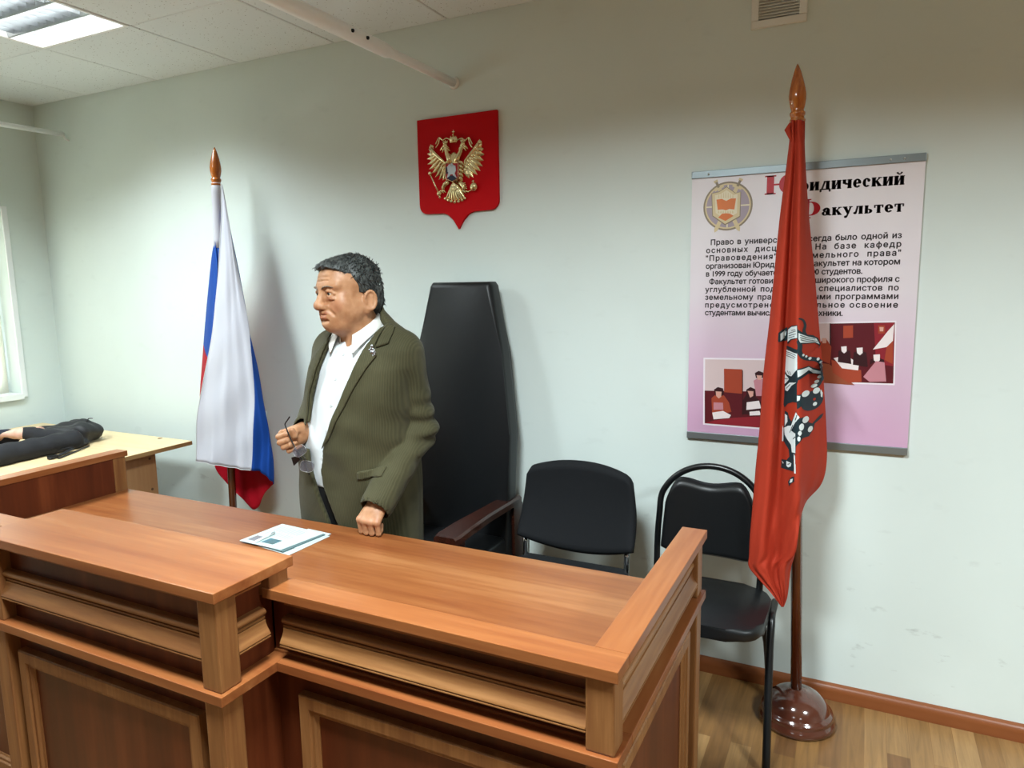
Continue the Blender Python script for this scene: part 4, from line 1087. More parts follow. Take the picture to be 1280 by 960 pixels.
# the headline in fat-face letters
def glyph(bm, ch, x, z, h, w_, mi=0):
    """fat-face capitals and small letters from stems, hairlines and bowls; returns nothing"""
    st, hl = .30*w_ if ch not in 'юЮ' else .2*w_, .09*h
    def R(x0, x1, z0, z1): flat(bm, [(x+x0*w_, z+z0*h), (x+x1*w_, z+z0*h), (x+x1*w_, z+z1*h), (x+x0*w_, z+z1*h)], 1, mi)
    def Pg(pts): flat(bm, [(x+a*w_, z+b*h) for a, b in pts], 1, mi)
    def bowl(cx_, cz_, rx, rz, tx, tz, a0=0, a1=2*PI, n=20):
        for k in range(n):
            p, q = a0+(a1-a0)*k/n, a0+(a1-a0)*(k+1)/n
            Pg([(cx_+rx*math.cos(p), cz_+rz*math.sin(p)), (cx_+rx*math.cos(q), cz_+rz*math.sin(q)), (cx_+(rx-tx)*math.cos(q), cz_+(rz-tz)*math.sin(q)), (cx_+(rx-tx)*math.cos(p), cz_+(rz-tz)*math.sin(p))])
    def stem(a, b, z0=0, z1=1, serif=True, top=True, bot=True):
        R(a, b, z0, z1)
        if serif:
            e = .06
            if bot: R(a-e, b+e, z0, z0+.07)
            if top: R(a-e, b+e, z1-.07, z1)
    if ch in 'ий':
        stem(.06, .36); stem(.64, .94); Pg([(.36, .08), (.36, .2), (.64, .92), (.64, .8)])
        if ch == 'й': bowl(.5, 1.36, .22, .2, .07, .09, PI, 2*PI, 8); R(.24, .36, 1.3, 1.42); R(.64, .76, 1.3, 1.42)
    elif ch == 'д':
        R(.60, .88, 0, 1); Pg([(.12, .05), (.22, .05), (.5, .98), (.40, .98)]); R(.36, .92, .92, 1); R(0, 1, 0, .08); R(.0, .1, -.25, .05); R(.9, 1, -.25, .05)
    elif ch == 'ч':
        stem(.62, .92); R(.08, .34, .55, 1); R(.02, .40, .93, 1); Pg([(.08, .58), (.34, .58), (.62, .42), (.62, .52), (.36, .64)]); Pg([(.1, .6), (.34, .44), (.62, .42), (.62, .5), (.34, .56)])
    elif ch == 'е': bowl(.5, .5, .46, .5, .30, .09, .05, 1.78*PI, 22); R(.2, .94, .46, .56)
    elif ch == 'с': bowl(.52, .5, .46, .5, .30, .09, .25*PI, 1.75*PI, 20); bowl(.78, .74, .14, .15, .14, .15)
    elif ch == 'к':
        stem(.06, .36); Pg([(.36, .46), (.36, .54), (.78, .98), (.9, .98)]); Pg([(.40, .54), (.56, .64), (.98, .04), (.66, .04)]); R(.6, 1, 0, .07); R(.64, .98, .93, 1)
    elif ch == 'р': stem(.08, .38, -.42, 1); bowl(.5, .5, .46, .5, .28, .09, -.5*PI, .5*PI, 12); R(.38, .52, .92, 1); R(.38, .52, 0, .08)
    elif ch == 'а': R(.56, .84, .04, .75); bowl(.5, .66, .34, .34, .26, .1, 0, PI, 12); bowl(.36, .28, .32, .28, .2, .09); R(.8, 1.0, 0, .1); bowl(.26, .72, .13, .14, .13, .14)
    elif ch == 'у': Pg([(.06, .98), (.38, .98), (.66, .1), (.48, .1)]); Pg([(.88, .98), (.78, .98), (.36, -.34), (.46, -.34)]); bowl(.32, -.3, .13, .14, .13, .14); R(.0, .44, .93, 1); R(.68, 1, .93, 1)
    elif ch == 'л': stem(.60, .9); Pg([(.16, .06), (.28, .06), (.46, .98), (.36, .98)]); R(.32, .94, .92, 1); bowl(.16, .13, .14, .14, .14, .14)
    elif ch == 'ь': stem(.10, .40, 0, 1); bowl(.5, .28, .42, .28, .28, .08, -.5*PI, .5*PI, 12); R(.36, .52, .48, .56); R(.36, .52, 0, .08)
    elif ch == 'т': stem(.36, .64, 0, 1, True, False); R(.04, .96, .92, 1); R(.04, .11, .66, 1); R(.89, .96, .66, 1)
    elif ch == 'Ю': stem(.03, .25); R(.25, .42, .46, .55); bowl(.70, .5, .30, .52, .2, .07)
    elif ch == 'Ф': stem(.40, .62, -.05, 1.05); bowl(.36, .5, .34, .40, .22, .06, .5*PI, 1.5*PI, 14); bowl(.66, .5, .34, .40, .22, .06, -.5*PI, .5*PI, 14); R(.36, .66, .84, .9); R(.36, .66, .1, .16)
def word(s, x0, x1, z, h, wide={}):
    bm = B(); tot = sum(wide.get(c, 1.0) for c in s)+.14*(len(s)-1); u = (x1-x0)/tot; x = x0
    for c in s:
        for dx, dz_ in ((-.05, .0), (.05, .0), (0, .03), (0, -.03)): glyph(bm, c, x+dx*u, z+dz_*h, h, u*wide.get(c, 1.0))
        x += u*(wide.get(c, 1.0)+.14)
    return bm
wd_ = {'д': 1.1, 'е': .85, 'с': .82, 'ь': .85, 'т': .95}
z1 = (PC(660, 258)[1]+PC(1085, 226)[1])/2
xa = PC(600, 255)[0]; xb = PC(1092, 228)[0]
obj('headline', word('ридический', xa, xb, z1, PC(1000, 195)[1]-PC(1000, 236)[1], wd_), M_inkgrey, pst, normals=False)
z2 = (PC(710, 375)[1]+PC(1085, 355)[1])/2
obj('headline', word('акультет', PC(704, 375)[0], PC(1090, 355)[0], z2, PC(1000, 325)[1]-PC(1000, 362)[1], wd_), M_inkgrey, pst, normals=False)
a, b = PC(440, 277), PC(600, 180)
bm = B(); glyph(bm, 'Ю', a[0], a[1], PC(445, 188)[1]-PC(445, 277)[1], (b[0]-a[0])); obj('initial_letter', bm, M_redink, pst, normals=False)
a, b = PC(560, 388), PC(700, 300)
bm = B(); glyph(bm, 'Ф', a[0], a[1], PC(650, 298)[1]-PC(650, 381)[1], (b[0]-a[0])); obj('initial_letter', bm, M_redink, pst, normals=False)
# round emblem: disc, crosshair, crossed swords, faceted shield, open book
M_d1 = mat('emblem mauve', '#a89aa6', .45); M_d2 = mat('emblem gold', '#d8c79c', .45); M_d3 = mat('emblem olive', '#8d7f68', .45); M_d4 = mat('emblem cream', '#e6dcc0', .45); M_d5 = mat('emblem orange', '#d9742c', .45)
(cx_, cz_) = PC(262, 330); rx = (PC(378, 326)[0]-PC(146, 335)[0])/2
def disc(r, n=40): return [(cx_+r*math.cos(2*PI*k/n), cz_+r*math.sin(2*PI*k/n)) for k in range(n)]
bm = B(); flat(bm, disc(rx), 1, 2); flat(bm, disc(rx*.93), 2, 1); flat(bm, disc(rx*.87), 3, 0)
for d in ((1, .03), (.03, 1)): flat(bm, [(cx_-rx*.87*d[0], cz_-rx*.87*d[1]), (cx_+rx*.87*d[0], cz_-rx*.87*d[1]), (cx_+rx*.87*d[0], cz_+rx*.87*d[1]), (cx_-rx*.87*d[0], cz_+rx*.87*d[1])], 4, 3)
for s in (-1, 1):   # swords
    def sw(u, v): return (cx_+s*(u*math.cos(1.12)-v*math.sin(1.12))*rx, cz_+(u*math.sin(1.12)+v*math.cos(1.12))*rx)
    flat(bm, [sw(-1.18, 0), (sw(-1.05, -.08)), sw(.8, -.08), sw(.8, .08), sw(-1.05, .08)], 5, 1); flat(bm, [sw(.78, -.2), sw(.88, -.2), sw(.88, .2), sw(.78, .2)], 6, 1)
    flat(bm, [sw(.86, -.05), sw(1.12, -.05), sw(1.12, .05), sw(.86, .05)], 6, 2); flat(bm, [sw(1.1, -.08), sw(1.2, -.08), sw(1.2, .08), sw(1.1, .08)], 6, 1)
hexo = [PC(a, b) for a, b in [(258, 238), (300, 268), (326, 262), (322, 380), (250, 420), (190, 378), (186, 270), (220, 262)]]
hx_, hz_ = sum(p[0] for p in hexo)/8, sum(p[1] for p in hexo)/8
def scl(f): return [(hx_+(x-hx_)*f, hz_+(z-hz_)*f) for x, z in hexo]
flat(bm, scl(1.0), 7, 2); flat(bm, scl(.95), 8, 1); flat(bm, scl(.76), 9, 3)
flat(bm, [PC(a, b) for a, b in [(210, 300), (235, 296), (256, 306), (278, 294), (302, 294), (294, 346), (270, 344), (254, 350), (238, 346), (216, 348)]], 10, 4)
flat(bm, [PC(a, b) for a, b in [(218, 384), (236, 366), (256, 364), (274, 366), (290, 376), (252, 400)]], 10, 4)
for k in range(7): flat(bm, [PC(218+11*k, 292), PC(224+11*k, 292), PC(222+11*k, 262+abs(3-k)*5), PC(220+11*k, 262+abs(3-k)*5)], 10, 1)
for k in range(7): flat(bm, [PC(216+11*k, 364), PC(224+11*k, 364), PC(222+11*k, 352), PC(218+11*k, 352)], 10, 1)
obj('printed_emblem', bm, [M_d1, M_d2, M_d3, M_d4, M_d5], pst, normals=False)
# two photographs
def q(l): return [PD(a, b) for a, b in l]
pm = [mat('photo '+n, c, .35) for n, c in (('border', '#efe6ee'), ('wall', '#d8c3c4'), ('red', '#8e2430'), ('maroon', '#5c1822'), ('dark', '#35151c'), ('skin', '#d9a596'), ('white', '#efe4e4'), ('brown', '#9a5138'), ('pinkish', '#c58691'), ('rust', '#a5452f'))]
bm = B()
flat(bm, q([(148, 290), (560, 296), (560, 640), (146, 605)]), 1, 0)
flat(bm, q([(156, 298), (552, 304), (552, 630), (154, 598)]), 2, 1)
flat(bm, q([(154, 445), (552, 452), (552, 630), (154, 598)]), 3, 3); flat(bm, q([(245, 342), (331, 345), (331, 460), (245, 452)]), 4, 9); flat(bm, q([(330, 350), (334, 350), (334, 560), (330, 560)]), 5, 4)
flat(bm, q([(154, 598), (200, 585), (300, 572), (420, 566), (552, 572), (552, 630)]), 5, 2)
flat(bm, q([(186, 480), (205, 465), (245, 468), (268, 500), (280, 545), (240, 556), (190, 560)]), 6, 9); flat(bm, q([(196, 500), (240, 502), (242, 535), (196, 535)]), 7, 8)
flat(bm, q([(198, 440), (216, 428), (240, 434), (246, 455), (236, 470), (206, 470)]), 7, 4); flat(bm, q([(206, 448), (234, 450), (232, 474), (220, 482), (208, 470)]), 8, 5)
flat(bm, q([(190, 548), (240, 540), (278, 560), (270, 574), (196, 580)]), 8, 6)
flat(bm, q([(334, 490), (352, 462), (392, 470), (420, 500), (420, 560), (334, 556)]), 6, 4); flat(bm, q([(350, 440), (370, 428), (392, 438), (396, 470), (350, 468)]), 7, 4); flat(bm, q([(356, 446), (384, 448), (382, 470), (368, 478)]), 8, 5); flat(bm, q([(352, 500), (410, 492), (420, 528), (350, 536)]), 8, 6)
flat(bm, q([(384, 398), (402, 388), (440, 390), (452, 470), (396, 470)]), 6, 8); flat(bm, q([(390, 362), (408, 352), (430, 360), (430, 384), (396, 386)]), 7, 4); flat(bm, q([(398, 372), (424, 374), (420, 394), (404, 394)]), 8, 5)
flat(bm, q([(365, 544), (412, 540), (420, 560), (366, 562)]), 8, 6)
obj('printed_photograph', bm, pm, pst, normals=False)
bm = B()
flat(bm, q([(560, 126), (1056, 116), (1048, 420), (560, 404)]), 1, 0)
flat(bm, q([(566, 133), (1049, 124), (1041, 412), (566, 397)]), 2, 3)
flat(bm, q([(690, 130), (742, 129), (742, 230), (690, 230)]), 3, 1); flat(bm, q([(806, 140), (852, 138), (852, 196), (806, 198)]), 3, 9); flat(bm, q([(742, 129), (748, 129), (748, 240), (742, 240)]), 4, 4)
flat(bm, q([(950, 128), (1048, 124), (1043, 330), (960, 320)]), 3, 2); flat(bm, q([(970, 138), (1002, 138), (1002, 176), (970, 178)]), 4, 9); flat(bm, q([(976, 146), (996, 146), (994, 166), (978, 166)]), 5, 5)
flat(bm, q([(1046, 132), (1040, 210), (1010, 240), (945, 252), (980, 210), (1020, 160)]), 5, 6); flat(bm, q([(1010, 240), (1040, 210), (1038, 320), (1000, 300)]), 6, 9)
flat(bm, q([(566, 300), (740, 320), (860, 420), (566, 397)]), 3, 7); flat(bm, q([(750, 300), (890, 350), (892, 404), (830, 408), (756, 360)]), 4, 9); flat(bm, q([(760, 292), (820, 280), (880, 318), (876, 350), (800, 340)]), 5, 6)
for (x_, y_, s) in ((810, 240, 1), (884, 246, 1.1), (964, 278, 1.2)):
    flat(bm, q([(x_-30*s, y_+70*s), (x_-26*s, y_+18*s), (x_, y_+8*s), (x_+28*s, y_+18*s), (x_+34*s, y_+80*s)]), 6, 4); flat(bm, q([(x_-14*s, y_-2), (x_+12*s, y_-4), (x_+12*s, y_+20*s), (x_, y_+30*s), (x_-12*s, y_+20*s)]), 7, 6)
flat(bm, q([(900, 350), (950, 310), (1000, 330), (1012, 400), (900, 400)]), 7, 3); flat(bm, q([(960, 306), (1000, 312), (1008, 402), (930, 404), (900, 380)]), 8, 8)
flat(bm, q([(696, 216), (726, 200), (750, 240), (744, 320), (696, 300)]), 6, 9); flat(bm, q([(706, 198), (728, 198), (726, 222), (708, 222)]), 7, 5)
obj('printed_photograph', bm, pm, pst, normals=False)
# ================================================================== PEOPLE: smooth bodies grown from blended round forms
def vcap(P, a, b, ra, rb=None):
    rb = ra if rb is None else rb
    a = np.array(a, float); d = np.array(b, float)-a; L2 = (d*d).sum()+1e-12
    t = np.clip(((P-a)@d)/L2, 0, 1)
    return np.linalg.norm(P-a-t[:, None]*d, axis=1)-(ra+(rb-ra)*t)
def vell(P, c, r, R=None):
    q = P-np.array(c, float)
    if R is not None: q = q@R           # columns of R: local axes in world
    r = np.array(r, float)
    k0 = np.linalg.norm(q/r, axis=1); k1 = np.linalg.norm(q/(r*r), axis=1)+1e-9
    return k0*(k0-1)/k1
def smin(a, b, k):
    h = np.maximum(k-np.abs(a-b), 0)/k; return np.minimum(a, b)-h*h*k*.25
def smax(a, b, k): return -smin(-a, -b, k)
def chain(P, pts, rs, k=.004):
    d = None
    for i in range(len(pts)-1):
        c = vcap(P, pts[i], pts[i+1], rs[i], rs[i+1]); d = c if d is None else smin(d, c, k)
    return d
def rotz(t): c, s = math.cos(t), math.sin(t); return np.array([[c, -s, 0], [s, c, 0], [0, 0, 1]])
def rotx(t): c, s = math.cos(t), math.sin(t); return np.array([[1, 0, 0], [0, c, -s], [0, s, c]])
def roty(t): c, s = math.cos(t), math.sin(t); return np.array([[c, 0, s], [0, 1, 0], [-s, 0, c]])
def polar(poly, X, Z):
    """signed distance of points to a closed polygon in a plane (negative inside)"""
    poly = np.array(poly, float); d = np.full(X.shape, 1e9); s = np.ones(X.shape); n = len(poly)
    for i in range(n):
        a, b = poly[i], poly[i-1]; e = b-a; wx, wz = X-a[0], Z-a[1]
        t = np.clip((wx*e[0]+wz*e[1])/(e@e+1e-12), 0, 1)
        d = np.minimum(d, (wx-e[0]*t)**2+(wz-e[1]*t)**2)
        c1 = Z >= a[1]; c2 = Z < b[1]; c3 = e[0]*wz > e[1]*wx
        s = np.where((c1 & c2 & c3) | (~c1 & ~c2 & ~c3), -s, s)
    return s*np.sqrt(d)
def surface(f, lo, hi, h):
    """surface-net mesh of f<0 inside a box -> vertices, quads"""
    ax = [np.arange(lo[i], hi[i]+h, h) for i in range(3)]
    n = [len(a) for a in ax]
    P = np.stack(np.meshgrid(*ax, indexing='ij'), -1).reshape(-1, 3)
    V = np.concatenate([f(P[i:i+200000]) for i in range(0, len(P), 200000)]).reshape(n)
    V[0], V[-1] = np.maximum(V[0], 1e-5), np.maximum(V[-1], 1e-5)
    V[:, 0], V[:, -1] = np.maximum(V[:, 0], 1e-5), np.maximum(V[:, -1], 1e-5)
    V[:, :, 0], V[:, :, -1] = np.maximum(V[:, :, 0], 1e-5), np.maximum(V[:, :, -1], 1e-5)
    m_ = [k-1 for k in n]; acc = np.zeros(m_+[3]); cnt = np.zeros(m_)
    cor = lambda i, j, k: V[i:i+m_[0], j:j+m_[1], k:k+m_[2]]
    for a in range(3):
        for u in (0, 1):
            for v in (0, 1):
                o0 = [0, 0, 0]; o1 = [0, 0, 0]; b_, c_ = [q for q in range(3) if q != a]
                o0[b_] = o1[b_] = u; o0[c_] = o1[c_] = v; o1[a] = 1
                A, Bv = cor(*o0), cor(*o1); cross = (A < 0) != (Bv < 0)
                t = np.where(cross, A/np.where(cross, A-Bv, 1), 0)
                pos = np.zeros(m_+[3]); pos[..., a] = t; pos[..., b_] = u; pos[..., c_] = v
                acc += pos*cross[..., None]; cnt += cross
    act = cnt > 0; idx = -np.ones(m_, int); idx[act] = np.arange(act.sum())
    base = np.stack(np.meshgrid(*[np.arange(k) for k in m_], indexing='ij'), -1)
    verts = (base[act]+acc[act]/cnt[act][:, None])*h+np.array(lo)
    faces = []
    for a in range(3):
        b_, c_ = [(1, 2), (2, 0), (0, 1)][a]
        sl0 = [slice(1, m_[q]) for q in range(3)]; sl0[a] = slice(0, m_[a])
        A = V[tuple(slice(1, m_[q]) if q != a else slice(0, m_[a]) for q in range(3))]
        Bv = V[tuple(slice(1, m_[q]) if q != a else slice(1, m_[a]+1) for q in range(3))]
        cr_ = (A < 0) != (Bv < 0); ii = np.argwhere(cr_)
        if not len(ii): continue
        ii = ii+np.array([1 if q != a else 0 for q in range(3)])
        eb = np.eye(3, dtype=int)[b_]; ec = np.eye(3, dtype=int)[c_]
        g = lambda q: idx[q[:, 0], q[:, 1], q[:, 2]]
        q4 = np.stack([g(ii-eb-ec), g(ii-ec), g(ii), g(ii-eb)], 1)
        flip = (A < 0)[tuple((ii-np.array([1 if q != a else 0 for q in range(3)])).T)]
        q4[~flip] = q4[~flip][:, ::-1]; faces.append(q4)
    return verts, np.concatenate(faces)
def sdf_obj(name, f, lo, hi, h, material, parent=None, R=None, T=None, smooth_it=1, extra=None):
    v, q = surface(f, lo, hi, h)
    if R is not None: v = v@R.T+np.array(T)
    if extra: 
        vs_, qs = [v], [q]; n0 = len(v)
        for v2, q2 in extra: vs_.append(v2); qs.append(q2+n0); n0 += len(v2)
        v, q = np.concatenate(vs_), np.concatenate(qs)
    me = bpy.data.meshes.new(name); me.from_pydata(v.tolist(), [], q.tolist()); me.update()
    for _ in range(smooth_it):
        bm = bmesh.new(); bm.from_mesh(me); bmesh.ops.smooth_vert(bm, verts=bm.verts, factor=.5, use_axis_x=True, use_axis_y=True, use_axis_z=True); bm.to_mesh(me); bm.free()
    me.polygons.foreach_set('use_smooth', [True]*len(me.polygons))
    return obj(name, me, material, parent)
def nrm(v): v = np.array(v, float); return v/np.linalg.norm(v)

def skin_mat(name, base, dark, red):
    """skin with a mottled pigment; the vertex layer 'flush' holds lips, cheeks, knuckles"""
    m, nt, b = new_mat(name)
    tc = nt.nodes.new('ShaderNodeTexCoord')
    n = nt.nodes.new('ShaderNodeTexNoise'); n.inputs['Scale'].default_value = 38; n.inputs['Detail'].default_value = 5
    nt.links.new(tc.outputs['Object'], n.inputs['Vector'])
    mx = nt.nodes.new('ShaderNodeMix'); mx.data_type = 'RGBA'; mx.inputs[6].default_value = lin(base); mx.inputs[7].default_value = lin(dark)
    r = ramp(nt, [(.35, (0, 0, 0, 1)), (.75, (1, 1, 1, 1))]); nt.links.new(n.outputs[0], r.inputs[0]); nt.links.new(r.outputs[0], mx.inputs[0])
    at = nt.nodes.new('ShaderNodeAttribute'); at.attribute_name = 'flush'
    mx2 = nt.nodes.new('ShaderNodeMix'); mx2.data_type = 'RGBA'; mx2.inputs[7].default_value = lin(red)
    nt.links.new(at.outputs['Fac'], mx2.inputs[0]); nt.links.new(mx.outputs[2], mx2.inputs[6])
    nt.links.new(mx2.outputs[2], b.inputs['Base Color'])
    b.inputs['Roughness'].default_value = .48; b.inputs['Specular IOR Level'].default_value = .4
    b.inputs['Subsurface Weight'].default_value = .12; b.inputs['Subsurface Radius'].default_value = (.012, .005, .003); b.inputs['Subsurface Scale'].default_value = .5
    n2 = nt.nodes.new('ShaderNodeTexNoise'); n2.inputs['Scale'].default_value = 160; nt.links.new(tc.outputs['Object'], n2.inputs['Vector'])
    bp = nt.nodes.new('ShaderNodeBump'); bp.inputs['Strength'].default_value = .15; bp.inputs['Distance'].default_value = .001
    nt.links.new(n2.outputs[0], bp.inputs['Height']); nt.links.new(bp.outputs[0], b.inputs['Normal'])
    return m
M_skin = skin_mat('skin', '#b48663', '#9d6d4b', '#98523b')

# ------------------------------------------------------------------ head, in its own frame: face towards -Y, left ear towards +X
def S2(f): return f
def head_sdf(P):
    Q = P.copy(); Q[:, 0] = np.abs(Q[:, 0])
    d = vell(P, (0, .014, .036), (.077, .097, .086))
    d = smin(d, vell(P, (0, -.034, .040), (.062, .062, .062)), .03)
    d = smin(d, vell(P, (0, -.030, -.036), (.061, .061, .071)), .035)
    d = smin(d, vcap(Q, (.055, .006, -.043), (.028, -.058, -.082), .021, .020), .03)      # jaw line
    d = smin(d, vell(Q, (.043, -.056, -.030), (.030, .028, .032)), .025)                # cheeks
    d = smin(d, vell(Q, (.048, -.028, -.056), (.021, .030, .026)), .03)                 # jowls
    d = smin(d, vell(P, (0, -.082, -.088), (.027, .020, .018)), .022)                   # chin
    d = smin(d, vell(P, (0, -.030, -.098), (.046, .048, .026)), .03)                    # fullness under the chin
    d = smin(d, vell(P, (0, -.086, -.058), (.033, .0185, .026)), .022)                    # mouth mound
    d = smin(d, vcap(Q, (.010, -.092, .030), (.050, -.074, .031), .010, .009), .016)    # brow
    d = smax(d, -vell(Q, (.031, -.103, .009), (.019, .019, .013)), .012)                # sockets
    d = smin(d, vcap(P, (0, -.092, .022), (0, -.114, -.022), .0085, .0130), .014)       # nose
    d = smin(d, vell(P, (0, -.115, -.027), (.0170, .014, .0130)), .010)
    d = smin(d, vell(Q, (.0155, -.104, -.031), (.0100, .013, .0095)), .007)
    d = smax(d, -vell(Q, (.0080, -.112, -.041), (.0042, .006, .004)), .003)             # nostrils
    ey = np.array((.031, -.0795, .0095))
    d = smin(d, np.linalg.norm(Q-ey, axis=1)-.0128, .003)
    up = [(.0165, -.0885, .0075), (.023, -.0935, .0158), (.031, -.0950, .0182), (.040, -.0905, .0154), (.047, -.0820, .0075)]
    lo_ = [(.0165, -.0885, .0068), (.024, -.0920, .0012), (.032, -.0925, -.0004), (.040, -.0885, .0022), (.047, -.0820, .0070)]
    d = smin(d, chain(Q, up, [.0028, .0036, .0040, .0038, .003]), .004)
    d = smin(d, chain(Q, lo_, [.0024, .0027, .0028, .0028, .0024]), .004)
    d = smin(d, vell(Q, (.032, -.0875, -.0075), (.017, .007, .0065)), .008)             # bags under the eyes
    d = smax(d, -vcap(Q, (.021, -.0975, -.0165), (.043, -.0865, -.0125), .0012), .006)
    d = smax(d, -vcap(Q, (.0215, -.1065, -.030), (.036, -.0870, -.056), .0010, .0008), .012)  # folds beside the mouth
    d = smin(d, chain(Q, [(0, -.1055, -0.0495), (.007, -.1060, -0.0475), (.016, -.1010, -0.0510), (.026, -.0920, -0.0560)], [.0042, .0046, .0038, .0022]), .006)
    d = smin(d, chain(Q, [(0, -.1035, -0.0645), (.011, -.1015, -0.0640), (.024, -.0920, -0.0578)], [.0058, .0052, .0028]), .006)
    d = smax(d, -chain(Q, [(0, -.1095, -0.0565), (.012, -.1060, -0.0560), (.027, -.0920, -0.0570)], [.0016, .0015, .0010]), .003)
    d = smax(d, -vcap(Q, (0, -.1045, -0.0755), (.016, -.0975, -0.0745), .002), .012)
    d = smax(d, -vcap(Q, (0, -.0985, .062), (.035, -.0860, .060), .0008), .006)         # forehead creases
    d = smax(d, -vcap(Q, (0, -.0985, .049), (.030, -.0880, .049), .0006), .006)
    # ears
    Re = rotz(-.30)@rotx(-.12)@roty(.0)
    e = Q-np.array((.0790, .022, -.028)); e = e@Re
    ear = vell(e, (0, 0, .004), (.0065, .021, .030)); ear = smin(ear, vell(e, (0, -.006, -.026), (.006, .011, .013)), .008)
    ring = [(.0045, .019*math.cos(t)+.001, .029*math.sin(t)+.004) for t in np.linspace(PI*1.02, -.62*PI, 15)]
    ear = smin(ear, chain(e, ring, [.0042]*15), .003)
    ear = smax(ear, -vell(e, (.0085, -.002, .0), (.0055, .0105, .0165)), .004)
    ear = smin(ear, vell(e, (.005, -.013, -.004), (.004, .004, .007)), .003)
    ear = smin(ear, vcap(e, (.004, .006, .016), (.004, .008, -.012), .0028), .004)
    d = smin(d, ear, .006)
    d = smin(d, vell(P, (0, .030, -.135), (.064, .066, .11)), .035)                     # neck
    d = smin(d, vcap(Q, (.046, .02, -.06), (.018, -.032, -.165), .013, .010), .02)
    return d
def hair_line(y_z):     # the furthest forward the hair reaches at each height
    return np.interp(y_z, [-.2, -.085, -.05, -.012, .000, .004, .03, .05, .066, .078, .088, .097, .112], [.08, .062, .046, .038, .022, -.014, -.026, -.036, -.048, -.066, -.088, -.108, -.13])
def hair_sdf(P):
    ang = np.arctan2(P[:, 1]-.02, P[:, 0])
    wob = .0016*np.sin(70*P[:, 0]+40*P[:, 2]+9*ang)+.0012*np.sin(120*P[:, 2]+60*P[:, 0])+.0010*np.sin(170*P[:, 0]-80*P[:, 1])
    vol = vell(P, (0, .018, .040), (.0825, .1025, .0875)); vol = smin(vol, vell(P, (0, -.046, .080), (.057, .056, .032)), .03)
    vol = smin(vol, vell(P, (0, .070, -.02), (.064, .046, .060)), .03)+wob
    cut = (hair_line(P[:, 2]+.012*np.sin(22*P[:, 0])*0)+.10*np.maximum(0, .0-P[:, 2])*0)-P[:, 1]
    cut = cut+.0035*np.sin(150*P[:, 2]+60*P[:, 0])+.003*np.sin(95*P[:, 0])
    low = -(P[:, 2]+.082)
    return smax(smax(vol, cut*.8, .008), low, .01)
HEAD_R = rotz(math.radians(-17))@rotx(math.radians(4))@roty(math.radians(-2)); HEAD_T = np.array((2.476, -.815, 1.515))
HS = 1.03
def hw(p): return Vector((HEAD_R@(np.array(p)*HS)+HEAD_T).tolist())

# ------------------------------------------------------------------ hands
def hand_sdf(P, wrist, wr, knuckles, fingers, thumb, palm_n, rs=1.0):
    """knuckles: four points; fingers: four lists of joints from the knuckle on; thumb: list of joints with its root in the palm"""
    d = None; w_ = np.array(wrist, float)
    for i, k in enumerate(knuckles):
        c = vcap(P, w_+np.array(wr)*(1.5-i)*.011, k, .0165*rs, .0118*rs); d = c if d is None else smin(d, c, .016)
    mid = w_*.5+np.mean(np.array(knuckles), 0)*.5
    d = smin(d, np.linalg.norm(P-(mid+np.array(palm_n)*.006), axis=1)-.023*rs, .02)
    fr = [(.0112, .0098, .0088, .0074), (.0114, .0100, .0090, .0076), (.0108, .0095, .0086, .0072), (.0098, .0085, .0076, .0064)]
    for i, f in enumerate(fingers):
        pts = [knuckles[i]]+list(f); c = chain(P, pts, [q*rs for q in fr[i]][:len(pts)], .003)
        d = smin(d, c, .0045)
    c = chain(P, thumb, [.0150*rs, .0125*rs, .0112*rs, .0088*rs][:len(thumb)], .004); d = smin(d, c, .008)
    return d
# left hand: a fist leaning on the worktop
LW = np.array((2.642, -.914, .852)); la = nrm((-.10, -.72, -.66)); ll = nrm(np.array((.9, .12, 0.))-la*np.dot((.9, .12, 0.), la)); ln = np.cross(la, ll)   # towards fingers, towards little finger, palm side
if ln[2] > 0: ln = -ln
LK = [LW+la*(.078-.002*abs(i-1)-.004*(i == 3))+ll*(i-1.5)*.0215+ln*(.004 if i in (0, 3) else 0) for i in range(4)]
dn = nrm(np.array((0, .20, -1.0)))
LF = []
for i, k in enumerate(LK):
    ln_ = (.036, .039, .037, .027)[i]
    zc = ZD+.0108-.001*(i == 3); p1 = k+dn*ln_; p1 = p1+np.array((0, 0, zc-p1[2])) if i < 4 else p1
    bk = nrm(np.array((-.05-.09*i, .92, .10))); p2 = p1+bk*.024; p3 = p2+nrm((0, .25, .95))*.018
    LF.append([p1, p2, p3])
LT = [LW+la*.022-ll*.022+ln*.006, LW+la*.050-ll*.034+ln*.012, LF[0][0]+np.array((-.016, .018, .020)), LF[0][1]+np.array((-.004, -.006, .012))]
def lhand(P): return smin(hand_sdf(P, LW, -ll, LK, LF, LT, ln), vcap(P, LW-np.array((-.02, -.075, -.055)), LW, .029, .026), .02)
# right hand: holding the temple of the spectacles between thumb and forefinger
RW = np.array((2.322, -.885, 1.053)); ra = nrm((-.66, -.66, -.36)); rn = nrm(np.array((.42, -.90, 0.))-ra*np.dot((.42, -.90, 0.), ra)); rl = np.cross(ra, rn)
if rl[2] > 0: rl = -rl          # towards the little finger: down
RK = [RW+ra*(.078-.003*abs(i-1)-.005*(i == 3))+rl*(i-1.35)*.0195+rn*.002 for i in range(4)]
RF = []
for i, k in enumerate(RK):
    o = 0 if i == 0 else 1
    L_ = (.040, .043, .040, .033)[i]
    p1 = k+nrm(ra*.35+rn*.95+rl*.12)*L_*.92
    p2 = p1+nrm(-ra*(.92 if i else .80)+rn*.42+rl*.05)*(.026 if i else .028)
    p3 = p2+nrm(-ra*.98-rn*(.45 if i else .0)+rl*.05)*(.019 if i else .021)
    RF.append([p1, p2, p3])
